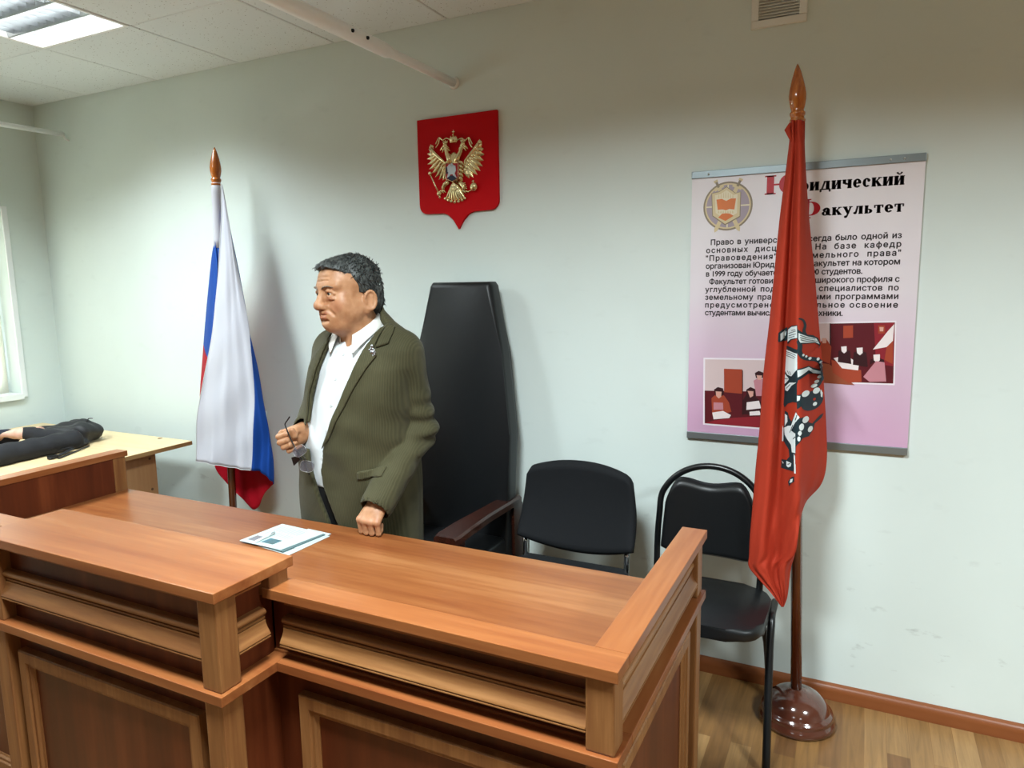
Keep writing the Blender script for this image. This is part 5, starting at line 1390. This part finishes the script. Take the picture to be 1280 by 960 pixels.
RT = [RW+ra*.012+rn*.018-rl*.012, RW+ra*.030+rn*.036-rl*.020, RW+ra*.040+rn*.052-rl*.006, RF[0][2]+rn*.013-rl*.006-ra*.004]
def rhand(P): return smin(hand_sdf(P, RW, -rl, RK, RF, RT, rn), vcap(P, RW+np.array((.0, .075, .012)), RW, .028, .026), .02)

# ------------------------------------------------------------------ body under the clothes
TZ = [.55, .62, .72, .85, 1.0, 1.1, 1.2, 1.27, 1.33, 1.38, 1.42, 1.46]
TA = [.226, .225, .223, .218, .214, .210, .205, .200, .178, .130, .090, .075]      # half widths
TB = [.165, .170, .176, .186, .188, .180, .168, .156, .135, .105, .085, .070]      # half depths
TXC = [2.424, 2.424, 2.427, 2.433, 2.444, 2.456, 2.472, 2.480, 2.486, 2.488, 2.486, 2.484]
TYC = [-.735, -.735, -.737, -.745, -.755, -.755, -.752, -.748, -.745, -.748, -.755, -.765]
def torso(P, g=0.0, n=2.35):
    z = P[:, 2]; a = np.interp(z, TZ, TA)+g; b = np.interp(z, TZ, TB)+g
    x = (P[:, 0]-np.interp(z, TZ, TXC))/a; y = (P[:, 1]-np.interp(z, TZ, TYC))/b
    d = ((np.abs(x)**n+np.abs(y)**n)**(1/n)-1)*np.minimum(a, b)
    return np.maximum(d*.85, np.maximum(z-1.47, .55-z))
SHL, ELL, WRL = np.array((2.620, -.735, 1.318)), np.array((2.650, -.690, 1.045)), LW+la*.012
SHR, ELR, WRR = np.array((2.338, -.735, 1.318)), np.array((2.245, -.66, 1.10)), RW+np.array((.0, .014, .004))
def body_sdf(P):
    d = torso(P, -.035)
    for s, e, w_ in ((SHL, ELL, WRL), (SHR, ELR, WRR)):
        d = smin(d, vcap(P, s, e, .052, .042), .03); d = smin(d, vcap(P, e, w_, .041, .027), .02)
    for x_ in (2.33, 2.51): d = smin(d, chain(P, [(x_, -.735, .72), (x_, -.745, .45), (x_, -.73, .07)], [.085, .058, .042], .03), .04)
    return d
def man_mesh():
    v0, q0 = surface(head_sdf, (-.10, -.145, -.225), (.10, .135, .145), .0026)
    fl = np.zeros(len(v0)); Q = v0.copy(); Q[:, 0] = np.abs(Q[:, 0])
    lip = np.minimum(chain(Q, [(0, -.1055, -0.0495), (.016, -.1010, -0.0510), (.026, -.0920, -0.0560)], [.005, .0045, .003]), chain(Q, [(0, -.1035, -0.0645), (.011, -.1015, -0.0640), (.024, -.092, -0.0578)], [.0065, .006, .003]))
    fl = np.maximum(fl, np.clip(.8-lip/.003, 0, .62))
    fl = np.maximum(fl, np.clip(.30-vell(Q, (.045, -.075, -.030), (.02, .02, .016))/.03, 0, .30))
    fl = np.maximum(fl, np.clip(.14-vell(Q, (0, -.118, -.026), (.014, .014, .012))/.015, 0, .30))
    fl = np.maximum(fl, np.clip(.32-vell(Q, (.032, -.088, -.006), (.014, .01, .006))/.014, 0, .32))
    v0 = v0*HS@HEAD_R.T+HEAD_T
    parts = [(v0, q0)]; fls = [fl]
    for f, c in ((lhand, np.array((2.63, -.93, .83))), (rhand, RW+ra*.04)):
        v, q = surface(f, c-.115, c+.115, .0021); parts.append((v, q))
        kk = LK if f is lhand else RK; dd = np.min([np.linalg.norm(v-k, axis=1) for k in kk], axis=0); fls.append(np.clip(.42-dd/.05, 0, .30))
    v, q = surface(body_sdf, (2.0, -1.02, .0), (2.85, -.45, 1.47), .012); parts.append((v, q)); fls.append(np.zeros(len(v)))
    return parts, np.concatenate(fls)
parts, flush = man_mesh()
vs_, qs, n0 = [], [], 0
for v, q in parts: vs_.append(v); qs.append(q+n0); n0 += len(v)
me = bpy.data.meshes.new('person'); me.from_pydata(np.concatenate(vs_).tolist(), [], np.concatenate(qs).tolist()); me.update()
at_ = me.attributes.new('flush', 'FLOAT', 'POINT'); at_.data.foreach_set('value', flush.astype(np.float32))
bm = bmesh.new(); bm.from_mesh(me); bmesh.ops.smooth_vert(bm, verts=bm.verts, factor=.4, use_axis_x=True, use_axis_y=True, use_axis_z=True); bm.to_mesh(me); bm.free()
me.polygons.foreach_set('use_smooth', [True]*len(me.polygons))
man = obj('person', me, M_skin)
tag(man, 'man in an olive corduroy jacket standing behind the bench, fist on the worktop', 'person')
# put the origin on the floor under him
mo = Vector((2.43, -.74, 0)); me.transform(Matrix.Translation(-mo)); man.location = mo

# hair, brows, eyes
def hair_mat(name, c1, c2):
    m, nt, b = new_mat(name); tc = nt.nodes.new('ShaderNodeTexCoord'); mp = nt.nodes.new('ShaderNodeMapping'); mp.inputs['Scale'].default_value = (120, 60, 28); mp.inputs['Rotation'].default_value = (.5, .3, .6)
    nt.links.new(tc.outputs['Object'], mp.inputs['Vector'])
    n = nt.nodes.new('ShaderNodeTexNoise'); n.inputs['Scale'].default_value = 1.6; n.inputs['Detail'].default_value = 5; n.inputs['Distortion'].default_value = .8; nt.links.new(mp.outputs[0], n.inputs['Vector'])
    r = ramp(nt, [(.36, c1), (.68, c2)]); nt.links.new(n.outputs[0], r.inputs[0]); nt.links.new(r.outputs[0], b.inputs['Base Color'])
    b.inputs['Roughness'].default_value = .42; b.inputs['Specular IOR Level'].default_value = .45
    bp = nt.nodes.new('ShaderNodeBump'); bp.inputs['Strength'].default_value = .8; bp.inputs['Distance'].default_value = .004; nt.links.new(n.outputs[0], bp.inputs['Height']); nt.links.new(bp.outputs[0], b.inputs['Normal'])
    return m
M_hair = hair_mat('greying dark hair', '#121415', '#4c514f'); M_brow = hair_mat('dark brow hair', '#5a4a3e', '#8a7868')
hv, hq = surface(hair_sdf, (-.105, -.14, -.10), (.105, .135, .15), .0026)
rg = random.Random(11); sv, sq = [], []
for _ in range(1500):      # short strands lifting off the scalp
    p = hv[rg.randrange(len(hv))]
    n_ = nrm(p-np.array((0, .015, .02)))
    if p[1] < hair_line(p[2])+.014 and p[2] < .092: continue
    fl_ = np.array((.25*np.sign(p[0]), -.8, -.2)) if p[2] > .055 else np.array((0, .55, -.9))
    t_ = nrm(fl_-n_*np.dot(fl_, n_)+n_*.30+np.array((rg.uniform(-.5, .5), rg.uniform(-.35, .35), rg.uniform(-.3, .3)))); s_ = nrm(np.cross(t_, n_)); L_ = rg.uniform(.010, .019); w_ = rg.uniform(.0009, .0018)
    b0 = len(sv); q0 = p-n_*.002; q1 = q0+t_*L_*.55+n_*.001; q2 = q0+t_*L_-n_*.002
    sv += [q0-s_*w_, q0+n_*w_*1.5, q0+s_*w_, q1-s_*w_*.8, q1+n_*w_*1.2, q1+s_*w_*.8, q2, q2+n_*.0002, q2+s_*.0002]
    sq += [(b0, b0+1, b0+4, b0+3), (b0+1, b0+2, b0+5, b0+4), (b0+2, b0, b0+3, b0+5), (b0+3, b0+4, b0+7, b0+6), (b0+4, b0+5, b0+8, b0+7), (b0+5, b0+3, b0+6, b0+8)]
av = np.concatenate([hv, np.array(sv)])@(HEAD_R*HS).T+HEAD_T; aq = np.concatenate([hq, np.array(sq)+len(hv)])
hm = bpy.data.meshes.new('hair'); hm.from_pydata(av.tolist(), [], aq.tolist()); hm.update(); hm.polygons.foreach_set('use_smooth', [True]*len(hm.polygons))
obj('hair', hm, M_hair, man)
for s in (-1, 1):
    bm = tube(B(), [hw((s*a, b, c)) for a, b, c in [(.012, -.1030, .0255), (.024, -.1025, .0305), (.036, -.0970, .0320), (.049, -.0860, .0270)]], [.0030, .0046, .0042, .0016], 10, flat=(1.1, .7))
    obj('eyebrow', bm, M_brow, man, smooth=True)
    bm = B(); r = bmesh.ops.create_uvsphere(bm, u_segments=24, v_segments=16, radius=.0126*HS)
    c = hw((s*.031, -.0822, .0095))
    for v in r['verts']: v.co += c
    eye = obj('eye', bm, mat('eye white', '#c2b8ac', .35), man, smooth=True)
    gz = Vector((HEAD_R@nrm((.0, -1, -.05))).tolist())
    bm = lathe(B(), [(.0058, 0), (.0050, .0008), (.003, .0013), (.0, .0014)], c+gz*.0113*HS, 18, axis=gz)
    obj('iris', bm, mat('dark iris', '#1d1612', .5, spec=.2), eye)
# ------------------------------------------------------------------ the man's clothes
def cord_mat(name, c1, c2, freq):
    m, nt, b = new_mat(name); tc = nt.nodes.new('ShaderNodeTexCoord')
    w_ = nt.nodes.new('ShaderNodeTexWave'); w_.wave_type = 'BANDS'; w_.bands_direction = 'X'; w_.inputs['Scale'].default_value = freq; w_.inputs['Distortion'].default_value = 1.2; w_.inputs['Detail'].default_value = 1; w_.inputs['Detail Scale'].default_value = .6
    nt.links.new(tc.outputs['Object'], w_.inputs['Vector'])
    n = nt.nodes.new('ShaderNodeTexNoise'); n.inputs['Scale'].default_value = 6; n.inputs['Detail'].default_value = 4; nt.links.new(tc.outputs['Object'], n.inputs['Vector'])
    a = nt.nodes.new('ShaderNodeMath'); a.operation = 'MULTIPLY_ADD'; a.inputs[1].default_value = .22; nt.links.new(w_.outputs[0], a.inputs[0]); nt.links.new(n.outputs[0], a.inputs[2])
    r = ramp(nt, [(.35, c1), (.85, c2)]); nt.links.new(a.outputs[0], r.inputs[0]); nt.links.new(r.outputs[0], b.inputs['Base Color'])
    b.inputs['Roughness'].default_value = .8; b.inputs['Specular IOR Level'].default_value = .2; b.inputs['Sheen Weight'].default_value = .06; b.inputs['Sheen Roughness'].default_value = .5
    bp = nt.nodes.new('ShaderNodeBump'); bp.inputs['Strength'].default_value = .25; bp.inputs['Distance'].default_value = .002; nt.links.new(w_.outputs[0], bp.inputs['Height']); nt.links.new(bp.outputs[0], b.inputs['Normal'])
    return m
M_jacket = cord_mat('olive corduroy', '#34321f', '#4a4731', 55)
M_shirt = mat('white shirt cotton', '#d2d8da', .7, bump=(30, .1, .002)); M_trouser = mat('black trouser cloth', '#141414', .8)
M_shirtgrey = mat('pale grey shirt collar', '#d6d6d0', .7)
# the jacket's front opening seen from the front: x, z
OPEN = [(2.60, 1.50), (2.590, 1.42), (2.538, 1.250), (2.482, 1.118), (2.440, 1.013), (2.418, .935), (2.425, .88), (2.462, .75), (2.49, .50),
        (2.45, .50), (2.424, .75), (2.380, .894), (2.366, .948), (2.364, 1.082), (2.374, 1.188), (2.408, 1.322), (2.43, 1.40), (2.42, 1.50)]
def sleeve_sdf(P, s, e, w_, seed):
    ax = nrm(e-s); t1 = np.clip(((P-s)@(e-s))/((e-s)@(e-s)), 0, 1.0)
    d = vcap(P, s, e, .077, .062); d = smin(d, vcap(P, e, w_, .060, .055), .03)
    # creases gathered at the elbow and along the forearm
    r = P-e; fo = nrm(w_-e); u = r@fo; v = r@ax
    near = np.exp(-((np.linalg.norm(r, axis=1)-.03)/.085)**2)
    side = r@nrm(np.cross(ax, fo))
    d = d+near*.0078*np.sin(92*v+38*side+seed+14*u)+np.exp(-((np.linalg.norm(P-(e*.6+w_*.4), axis=1))/.075)**2)*.0040*np.sin(75*u+50*side+seed*2)
    d = d+np.exp(-((np.linalg.norm(P-(s*.75+e*.25), axis=1))/.09)**2)*.0028*np.sin(55*v+30*side+seed)
    cn = nrm(fo-np.array((.40, .20, 0)))*.9 if seed < 1 else fo
    cutp = (P-w_)@cn            # cuff
    return smax(d, cutp-.036, .004)
def jacket_outer(P):
    d = torso(P, .0)
    d = smin(d, vcap(P, (2.43, -.735, 1.375), SHR+np.array((.0, .0, .0)), .052, .070), .05)
    d = smin(d, vcap(P, (2.54, -.735, 1.375), SHL, .052, .070), .05)
    z = P[:, 2]; x = P[:, 0]
    fold = .004*np.sin(30*x+16*z+1)*np.exp(-((z-.98)/.16)**2)+.003*np.sin(45*(z+.6*x))*np.exp(-((z-1.06)/.10)**2)
    d = d+fold
    sl = sleeve_sdf(P, SHL, ELL, WRL, .6); sr_ = sleeve_sdf(P, SHR, ELR, WRR, 2.1)
    d = smin(d, sl, .007); d = smin(d, sr_, .007)
    return d
def jacket_sdf(P):
    d = jacket_outer(P)
    inner = torso(P, -.018)
    d = smax(d, -inner, .003)
    for e, w_, f in ((ELL, WRL, 1), (ELR, WRR, 1)):        # hollow cuffs
        fo = nrm(w_-e); d = smax(d, -vcap(P, w_-fo*.05, w_+fo*.06, .047), .003)
    d = smax(d, -vell(P, (2.484, -.775, 1.47), (.078, .075, .090)), .006)     # neck hole
    op = polar(OPEN, P[:, 0], P[:, 2]); op = np.maximum(op, P[:, 1]+.76)
    d = smax(d, -op, .003)
    return np.maximum(d, .60-P[:, 2])
jk = sdf_obj('jacket', jacket_sdf, (2.08, -1.01, .585), (2.83, -.50, 1.475), .0046, M_jacket, man)
md = jk.modifiers.new('smooth', 'SMOOTH'); md.factor = .5; md.iterations = 1
def shirt_sdf(P):
    d = torso(P, -.021)
    z = P[:, 2]; x = P[:, 0]
    d = d+.0022*np.sin(60*x+25*z)*np.exp(-((z-1.0)/.2)**2)+.0015*np.sin(50*z-30*x)
    d = smax(d, -vell(P, (2.484, -.775, 1.47), (.062, .062, .075)), .006)
    return np.maximum(d, .865+.05*np.abs(x-2.40)-z)
sh_ = sdf_obj('shirt', shirt_sdf, (2.20, -1.0, .84), (2.72, -.55, 1.45), .007, M_shirt, man)
def trouser_sdf(P):
    d = np.maximum(torso(P, -.027), P[:, 2]-.93)
    for x_ in (2.33, 2.51): d = smin(d, chain(P, [(x_, -.735, .72), (x_, -.75, .45), (x_+.005, -.735, .075)], [.108, .085, .075], .03), .05)
    return np.maximum(d, .07-P[:, 2])
tr_ = sdf_obj('trousers', trouser_sdf, (2.16, -.98, .05), (2.70, -.52, .94), .012, M_trouser, man)
for x_ in (2.33, 2.515):
    def shoe(P, x_=x_):
        d = vell(P, (x_, -.80, .035), (.046, .105, .045)); d = smin(d, vell(P, (x_, -.715, .055), (.042, .05, .062)), .04)
        return np.maximum(d, .0005-P[:, 2])
    sdf_obj('shoe', shoe, (x_-.07, -.93, -.01), (x_+.07, -.64, .13), .006, M_leather, man)
# collar leaves of the shirt
def collar_leaf(s):
    rows = []
    for k in range(17):
        t = k/16; th = math.radians(8+t*150)            # from the nape to the throat
        cx_, cy_ = 2.484, -.782
        R0x, R0y = .064, .066
        zt_ = 1.466-.078*t**1.3; tp = Vector((cx_+s*R0x*math.sin(th), cy_+R0y*math.cos(th)-.004*t, zt_))
        drop = .034+.040*max(0, (t-.55)/.45)**1.4
        o = Vector((s*math.sin(th), math.cos(th), 0))
        if t > .8: o = (o+Vector((s*.5, -.2, 0))*((t-.8)/.2)).normalized()
        low = tp+o*(.020+.012*t)+Vector((0, -.010*t, -drop))
        st = tp+Vector((0, 0, -.034-.01*t))-o*.001
        rows.append([st, tp-o*.001+Vector((0, 0, -.006)), tp, tp+o*.005, tp.lerp(low, .5)+o*.006, low])
    return rows
for s in (-1, 1):
    o = obj('shirt_collar', grid_mesh(B(), collar_leaf(s)), M_shirtgrey, man, smooth=True)
    md = o.modifiers.new('thickness', 'SOLIDIFY'); md.thickness = .0022; md = o.modifiers.new('sub', 'SUBSURF'); md.levels = md.render_levels = 1
# lapels, flap, buttons: laid on the cloth
def tree_of(o):
    b_ = bmesh.new(); b_.from_mesh(o.data); off = Vector((0, 0, 0)); p = o
    while p is not None: off += p.location; p = p.parent
    for v in b_.verts: v.co += off
    t = BVHTree.FromBMesh(b_); b_.free(); return t
T_s = tree_of(sh_)
fv, fq = surface(lambda P: np.maximum(jacket_outer(P), .60-P[:, 2]), (2.08, -1.01, .60), (2.83, -.68, 1.475), .009)
T_j = BVHTree.FromPolygons(fv.tolist(), fq.tolist())
def laid(name, tree_, poly_xz, lift, th, m_, parent, res=.012, puff=0):
    t = bmesh.new(); t.faces.new([t.verts.new((x_, 0, z_)) for x_, z_ in poly_xz]); bmesh.ops.triangulate(t, faces=t.faces[:])
    for _ in range(5):
        es = [e for e in t.edges if e.calc_length() > res]
        if not es: break
        bmesh.ops.subdivide_edges(t, edges=es, cuts=1); bmesh.ops.triangulate(t, faces=t.faces[:])
    last = -.9
    for v in t.verts:
        h = tree_.ray_cast(Vector((v.co.x, -1.5, v.co.z)), Vector((0, 1, 0)))
        if h[0] and h[0].y < -.70: v.co = h[0]+(h[1] if h[1].y < 0 else -h[1])*lift
        else: v.co.y = None or last
        last = v.co.y
    bmesh.ops.smooth_vert(t, verts=t.verts, factor=.5, use_axis_x=False, use_axis_y=True, use_axis_z=False)
    o = obj(name, t, m_, parent, smooth=True)
    md = o.modifiers.new('thickness', 'SOLIDIFY'); md.thickness = th; md.offset = 0
    return o
laid('lapel', T_j, [(2.600, 1.405), (2.575, 1.35), (2.541, 1.250), (2.486, 1.118), (2.444, 1.015), (2.470, 1.045), (2.530, 1.165), (2.612, 1.318), (2.598, 1.335)], .006, .005, M_jacket, man)
laid('lapel', T_j, [(2.425, 1.385), (2.406, 1.322), (2.372, 1.188), (2.362, 1.082), (2.352, 1.10), (2.346, 1.20), (2.352, 1.30), (2.372, 1.315)], .006, .005, M_jacket, man)
laid('jacket_collar', T_j, [(2.600, 1.41), (2.602, 1.340), (2.632, 1.352), (2.628, 1.385), (2.612, 1.41)], .006, .006, M_jacket, man)
fa = [W(456, 586, y=-.88), W(490, 581, y=-.85), W(490, 591, y=-.85), W(456, 596, y=-.88)]
laid('pocket_flap', T_j, [(p.x, p.z) for p in fa], .003, .004, M_jacket, man)
M_button = mat('white shirt button', '#c9cdcc', .3)
for px, py, yy in ((428, 443, -.87), (419, 474, -.89), (410, 508, -.92), (403, 541, -.94), (397, 575, -.94)):
    p = W(px, py, y=yy); h = T_s.ray_cast(Vector((p.x, -1.5, p.z)), Vector((0, 1, 0)))
    if h[0]: obj('shirt_button', lathe(B(), [(.005, 0), (.005, .0015), (.003, .002), (.0025, .0012)], h[0]+h[1]*.0004, 14, axis=h[1]), M_button, man)
p = W(463, 441, y=-.87); h = T_j.ray_cast(Vector((p.x, -1.5, p.z)), Vector((0, 1, 0))); c = (h[0]+h[1]*.010) if h[0] else p
bm = B()
for k in range(10):
    a = 2*PI*k/10; blob(bm, (c.x+.012*math.cos(a), c.y, c.z-.003+.012*math.sin(a)), .0042, .0042, .0035, 8)
blob(bm, (c.x, c.y, c.z-.003), .008, .008, .005, 10); blob(bm, (c.x+.001, c.y, c.z+.016), .005, .007, .004, 8); blob(bm, (c.x-.010, c.y, c.z-.016), .004, .004, .003, 8)
obj('lapel_pin', bm, mat('old silver', '#aeb2b8', .3, 1.0), man)

# ------------------------------------------------------------------ spectacles held in the right hand
M_lens, nt, b = new_mat('smoky lens'); b.inputs['Base Color'].default_value = lin('#b9b6c0'); b.inputs['Transmission Weight'].default_value = .9; b.inputs['Roughness'].default_value = .03; b.inputs['IOR'].default_value = 1.3
M_frame = mat('black spectacle frame', '#0c0c0e', .3)
pin = Vector((RF[0][2]*.5+RT[3]*.5).tolist())
gy = pin.y-.012
gl = thing('glasses', 'black-framed glasses dangling from the man\'s right hand by one temple', 'glasses', pin)
def g3(px, py, dy=0): return W(px, py, y=gy+dy)
obj('temple', tube(B(), cr([g3(362, 521, .002), g3(359.5, 525, .002), g3(356.5, 529.5, .001), g3(357, 533, 0), g3(361, 543, 0), g3(365, 552, 0), g3(368, 558, 0), g3(371, 564, -.002)], 4), [.0024]*4+[.0022]*25, 8), M_frame, gl)
def lens(cx_, cy_, rx_, ry_, rot, dy):
    pts = []
    for k in range(28):
        a = 2*PI*k/28; ca, sa = math.cos(a), math.sin(a)
        u = rx_*math.copysign(abs(ca)**.7, ca); v = ry_*math.copysign(abs(sa)**.7, sa)
        pts.append(g3(cx_+u*math.cos(rot)-v*math.sin(rot), cy_+u*math.sin(rot)+v*math.cos(rot), dy))
    obj('lens', prism(B(), pts, (.0006, .0018, 0)), M_lens, gl)
    obj('rim', tube(B(), pts+[pts[0]], .0006, 6, cap=False), M_louvre, gl)
lens(374.5, 563.5, 8.2, 6.6, -.55, -.006); lens(383.5, 583, 8.6, 7.0, .15, -.004)
obj('bridge', tube(B(), cr([g3(378, 569, -.006), g3(381, 572, -.009), g3(381, 577, -.005)], 4), .0013, 8), M_frame, gl)
obj('temple', tube(B(), cr([g3(371, 564, .0), g3(376, 572, .006), g3(381, 580, .006), g3(387, 594, .004)], 4), .0022, 8), M_frame, gl)
obj('case_clip', prism(B(), [g3(364, 572, .004), g3(372, 570, .004), g3(375, 574, .004), g3(367, 582, .004)], (.001, .004, 0)), M_frame, gl)
# ================================================================== bag and the person bent over the side table (only a hand shows)
M_bag = mat('black nylon', '#14161a', .6, bump=(60, .2, .004))
M_knit = mat('black sweater', '#15161b', .85, bump=(150, .3, .002)); M_navy = mat('navy sweater', '#161a2a', .85, bump=(150, .3, .002))
bg_ = thing('bag', 'soft black bag with loose straps lying on the pale side table', 'bag', (.38, -.42, ZD))
def bag_sdf(P):
    d = vcap(P, (.27, -.385, .806), (.40, -.47, .800), .050, .046); d = smin(d, vell(P, (.23, -.40, .80), (.11, .055, .045)), .03)
    d = smin(d, vcap(P, (.16, -.54, .795), (.33, -.42, .812), .036, .052), .03)
    d = smin(d, vcap(P, (.27, -.60, .806), (.40, -.47, .812), .036, .046), .03)
    d = smin(d, vcap(P, (.40, -.40, .80), (.355, -.365, .795), .038, .036), .03)
    d = smin(d, vell(P, (.46, -.60, .768), (.05, .13, .020)), .03)
    d = d+.004*np.sin(42*P[:, 0]+70*P[:, 2]+20*P[:, 1])+.0025*np.sin(90*P[:, 1]-60*P[:, 0])
    return np.maximum(d, ZD+.0006-P[:, 2])
sdf_obj('bag_body', bag_sdf, (.08, -.76, .74), (.56, -.30, .88), .006, M_bag, bg_)
bm = B()
def ribbon(pts, w_): return tube(bm, cr(pts, 5), w_, 8, flat=(1, .35))
ribbon([(.50, -.50, ZD+.005), (.535, -.56, ZD+.006), (.60, -.68, ZD+.004), (.625, -.73, ZD+.004)], .006)
ribbon([(.52, -.60, ZD+.012), (.585, -.70, ZD+.010), (.60, -.76, ZD+.008)], .012)
obj('strap', bm, M_bag, bg_)
obj('buckle', box(B(), .575, .605, -.755, -.715, ZD+.002, ZD+.018, .004), M_blackmetal, bg_)
bm = tube(B(), [(.33, -.36, .86), (.36, -.40, .868), (.40, -.45, .852)], .003, 8); obj('zip', bm, M_blackmetal, bg_)
# person
w2 = np.array((.235, -.672, .832)); a2 = nrm((-.93, -.10, -.10)); n2 = nrm((0, .12, -1)); l2 = nrm(np.cross(a2, n2))
if l2[1] > 0: l2 = -l2
K2 = [w2+a2*(.088-.003*abs(i-1))+l2*(i-1.5)*.021+np.array((0, 0, .006)) for i in range(4)]
F2 = [[k+a2*.040+n2*.010+l2*(i-1.5)*.002, k+a2*.062+n2*.026, k+a2*.076+n2*.040] for i, k in enumerate(K2)]
T2 = [w2+a2*.02-l2*.022, w2+a2*.045-l2*.040+n2*.012, w2+a2*.07-l2*.042+n2*.022, w2+a2*.092-l2*.038+n2*.030]
def hand2(P): return smin(hand_sdf(P, w2, -l2, K2, F2, T2, n2), vcap(P, w2, w2+np.array((.07, .05, .0)), .027, .03), .02)
E2, S2_, SL2 = np.array((.455, -.575, .788)), np.array((.50, -1.10, .795)), np.array((.06, -1.12, .88))
def body2(P):
    d = chain(P, [(.24, -1.68, .92), (.24, -1.40, .93), (.24, -1.15, .90)], [.13, .14, .13], .05)
    d = smin(d, vcap(P, (.24, -1.12, .90), (.24, -1.02, .93), .06, .055), .03); d = smin(d, vell(P, (.22, -.95, .955), (.08, .10, .115)), .02)
    d = smin(d, chain(P, [S2_, E2, w2+np.array((.04, .03, 0))], [.040, .034, .026], .02), .03)
    d = smin(d, chain(P, [SL2, (-.06, -.80, .80), (-.02, -.66, .79)], [.045, .034, .024], .02), .03)
    for x_ in (.15, .33): d = smin(d, chain(P, [(x_, -1.70, .88), (x_, -1.74, .48), (x_, -1.72, .08)], [.085, .06, .045], .03), .04)
    return d
p1_ = surface(hand2, w2+a2*.06-.13, w2+a2*.06+.13, .0024); p2_ = surface(body2, (-.2, -1.9, .0), (.6, -.5, 1.1), .014)
v = np.concatenate([p1_[0], p2_[0]]); q = np.concatenate([p1_[1], p2_[1]+len(p1_[0])])
me = bpy.data.meshes.new('person'); me.from_pydata(v.tolist(), [], q.tolist()); me.update()
me.polygons.foreach_set('use_smooth', [True]*len(me.polygons))
M_skin2 = skin_mat('pale skin', '#d3ab98', '#c99c88', '#c08070')
pr2 = obj('person', me, M_skin2); tag(pr2, 'person mostly out of frame, pale hand with a dark ring resting on the side table', 'person')
pr2.data.transform(Matrix.Translation((-.24, 1.72, 0))); pr2.location = (.24, -1.72, 0)
def swtr(P):
    d = chain(P, [(.24, -1.66, .93), (.24, -1.40, .935), (.24, -1.16, .905)], [.155, .16, .15], .05)
    d = smin(d, chain(P, [S2_, E2+np.array((.0, .02, .0)), w2+np.array((.012, .012, .0))], [.056, .050, .034], .02), .03)
    d = d+.003*np.sin(60*P[:, 1]+40*P[:, 0])
    return smax(np.maximum(d, ZD+.001-P[:, 2]*1.0-(P[:, 1] < -1.44)*1.0), -vell(P, (.23, -1.0, .95), (.06, .07, .1)), .01)
sdf_obj('sweater', swtr, (.0, -1.86, .70), (.60, -.48, 1.12), .009, M_knit, pr2)
sdf_obj('sleeve', lambda P: np.maximum(chain(P, [SL2, (-.07, -.82, .812), (.085, -.655, .798), (.12, -.648, .796)], [.07, .052, .036, .03], .02), ZD+.001-P[:, 2]), (-.18, -1.22, .74), (.2, -.58, .97), .007, M_navy, pr2)
sdf_obj('trousers', lambda P: np.maximum(smin(vcap(P, (.24, -1.66, .90), (.24, -1.76, .88), .15, .13), np.minimum(chain(P, [(.15, -1.70, .88), (.15, -1.74, .48), (.15, -1.72, .09)], [.105, .08, .07], .03), chain(P, [(.33, -1.70, .88), (.33, -1.74, .48), (.33, -1.72, .09)], [.105, .08, .07], .03)), .05), .06-P[:, 2]), (-.02, -1.95, .0), (.5, -1.44, 1.06), .012, M_trouser, pr2)
for x_ in (.15, .33):
    sdf_obj('shoe', lambda P, x_=x_: np.maximum(vell(P, (x_, -1.68, .035), (.045, .125, .055)), .0005-P[:, 2]), (x_-.07, -1.83, -.01), (x_+.07, -1.53, .12), .007, M_leather, pr2)
sdf_obj('hair', lambda P: smax(vell(P, (.22, -.955, .965), (.088, .106, .122)), -(P[:, 2]-.93)+(P[:, 1]+1.0)*.5, .01), (.1, -1.1, .82), (.34, -.82, 1.12), .007, M_hair, pr2)
c = (K2[1]+F2[1][0])/2
obj('ring', tube(B(), [Vector((c+(np.array(l2)*math.cos(t)+np.array(n2)*math.sin(t))*.0118).tolist()) for t in np.linspace(0, 2*PI, 17)], .0018, 6, cap=False), M_blackmetal, pr2)
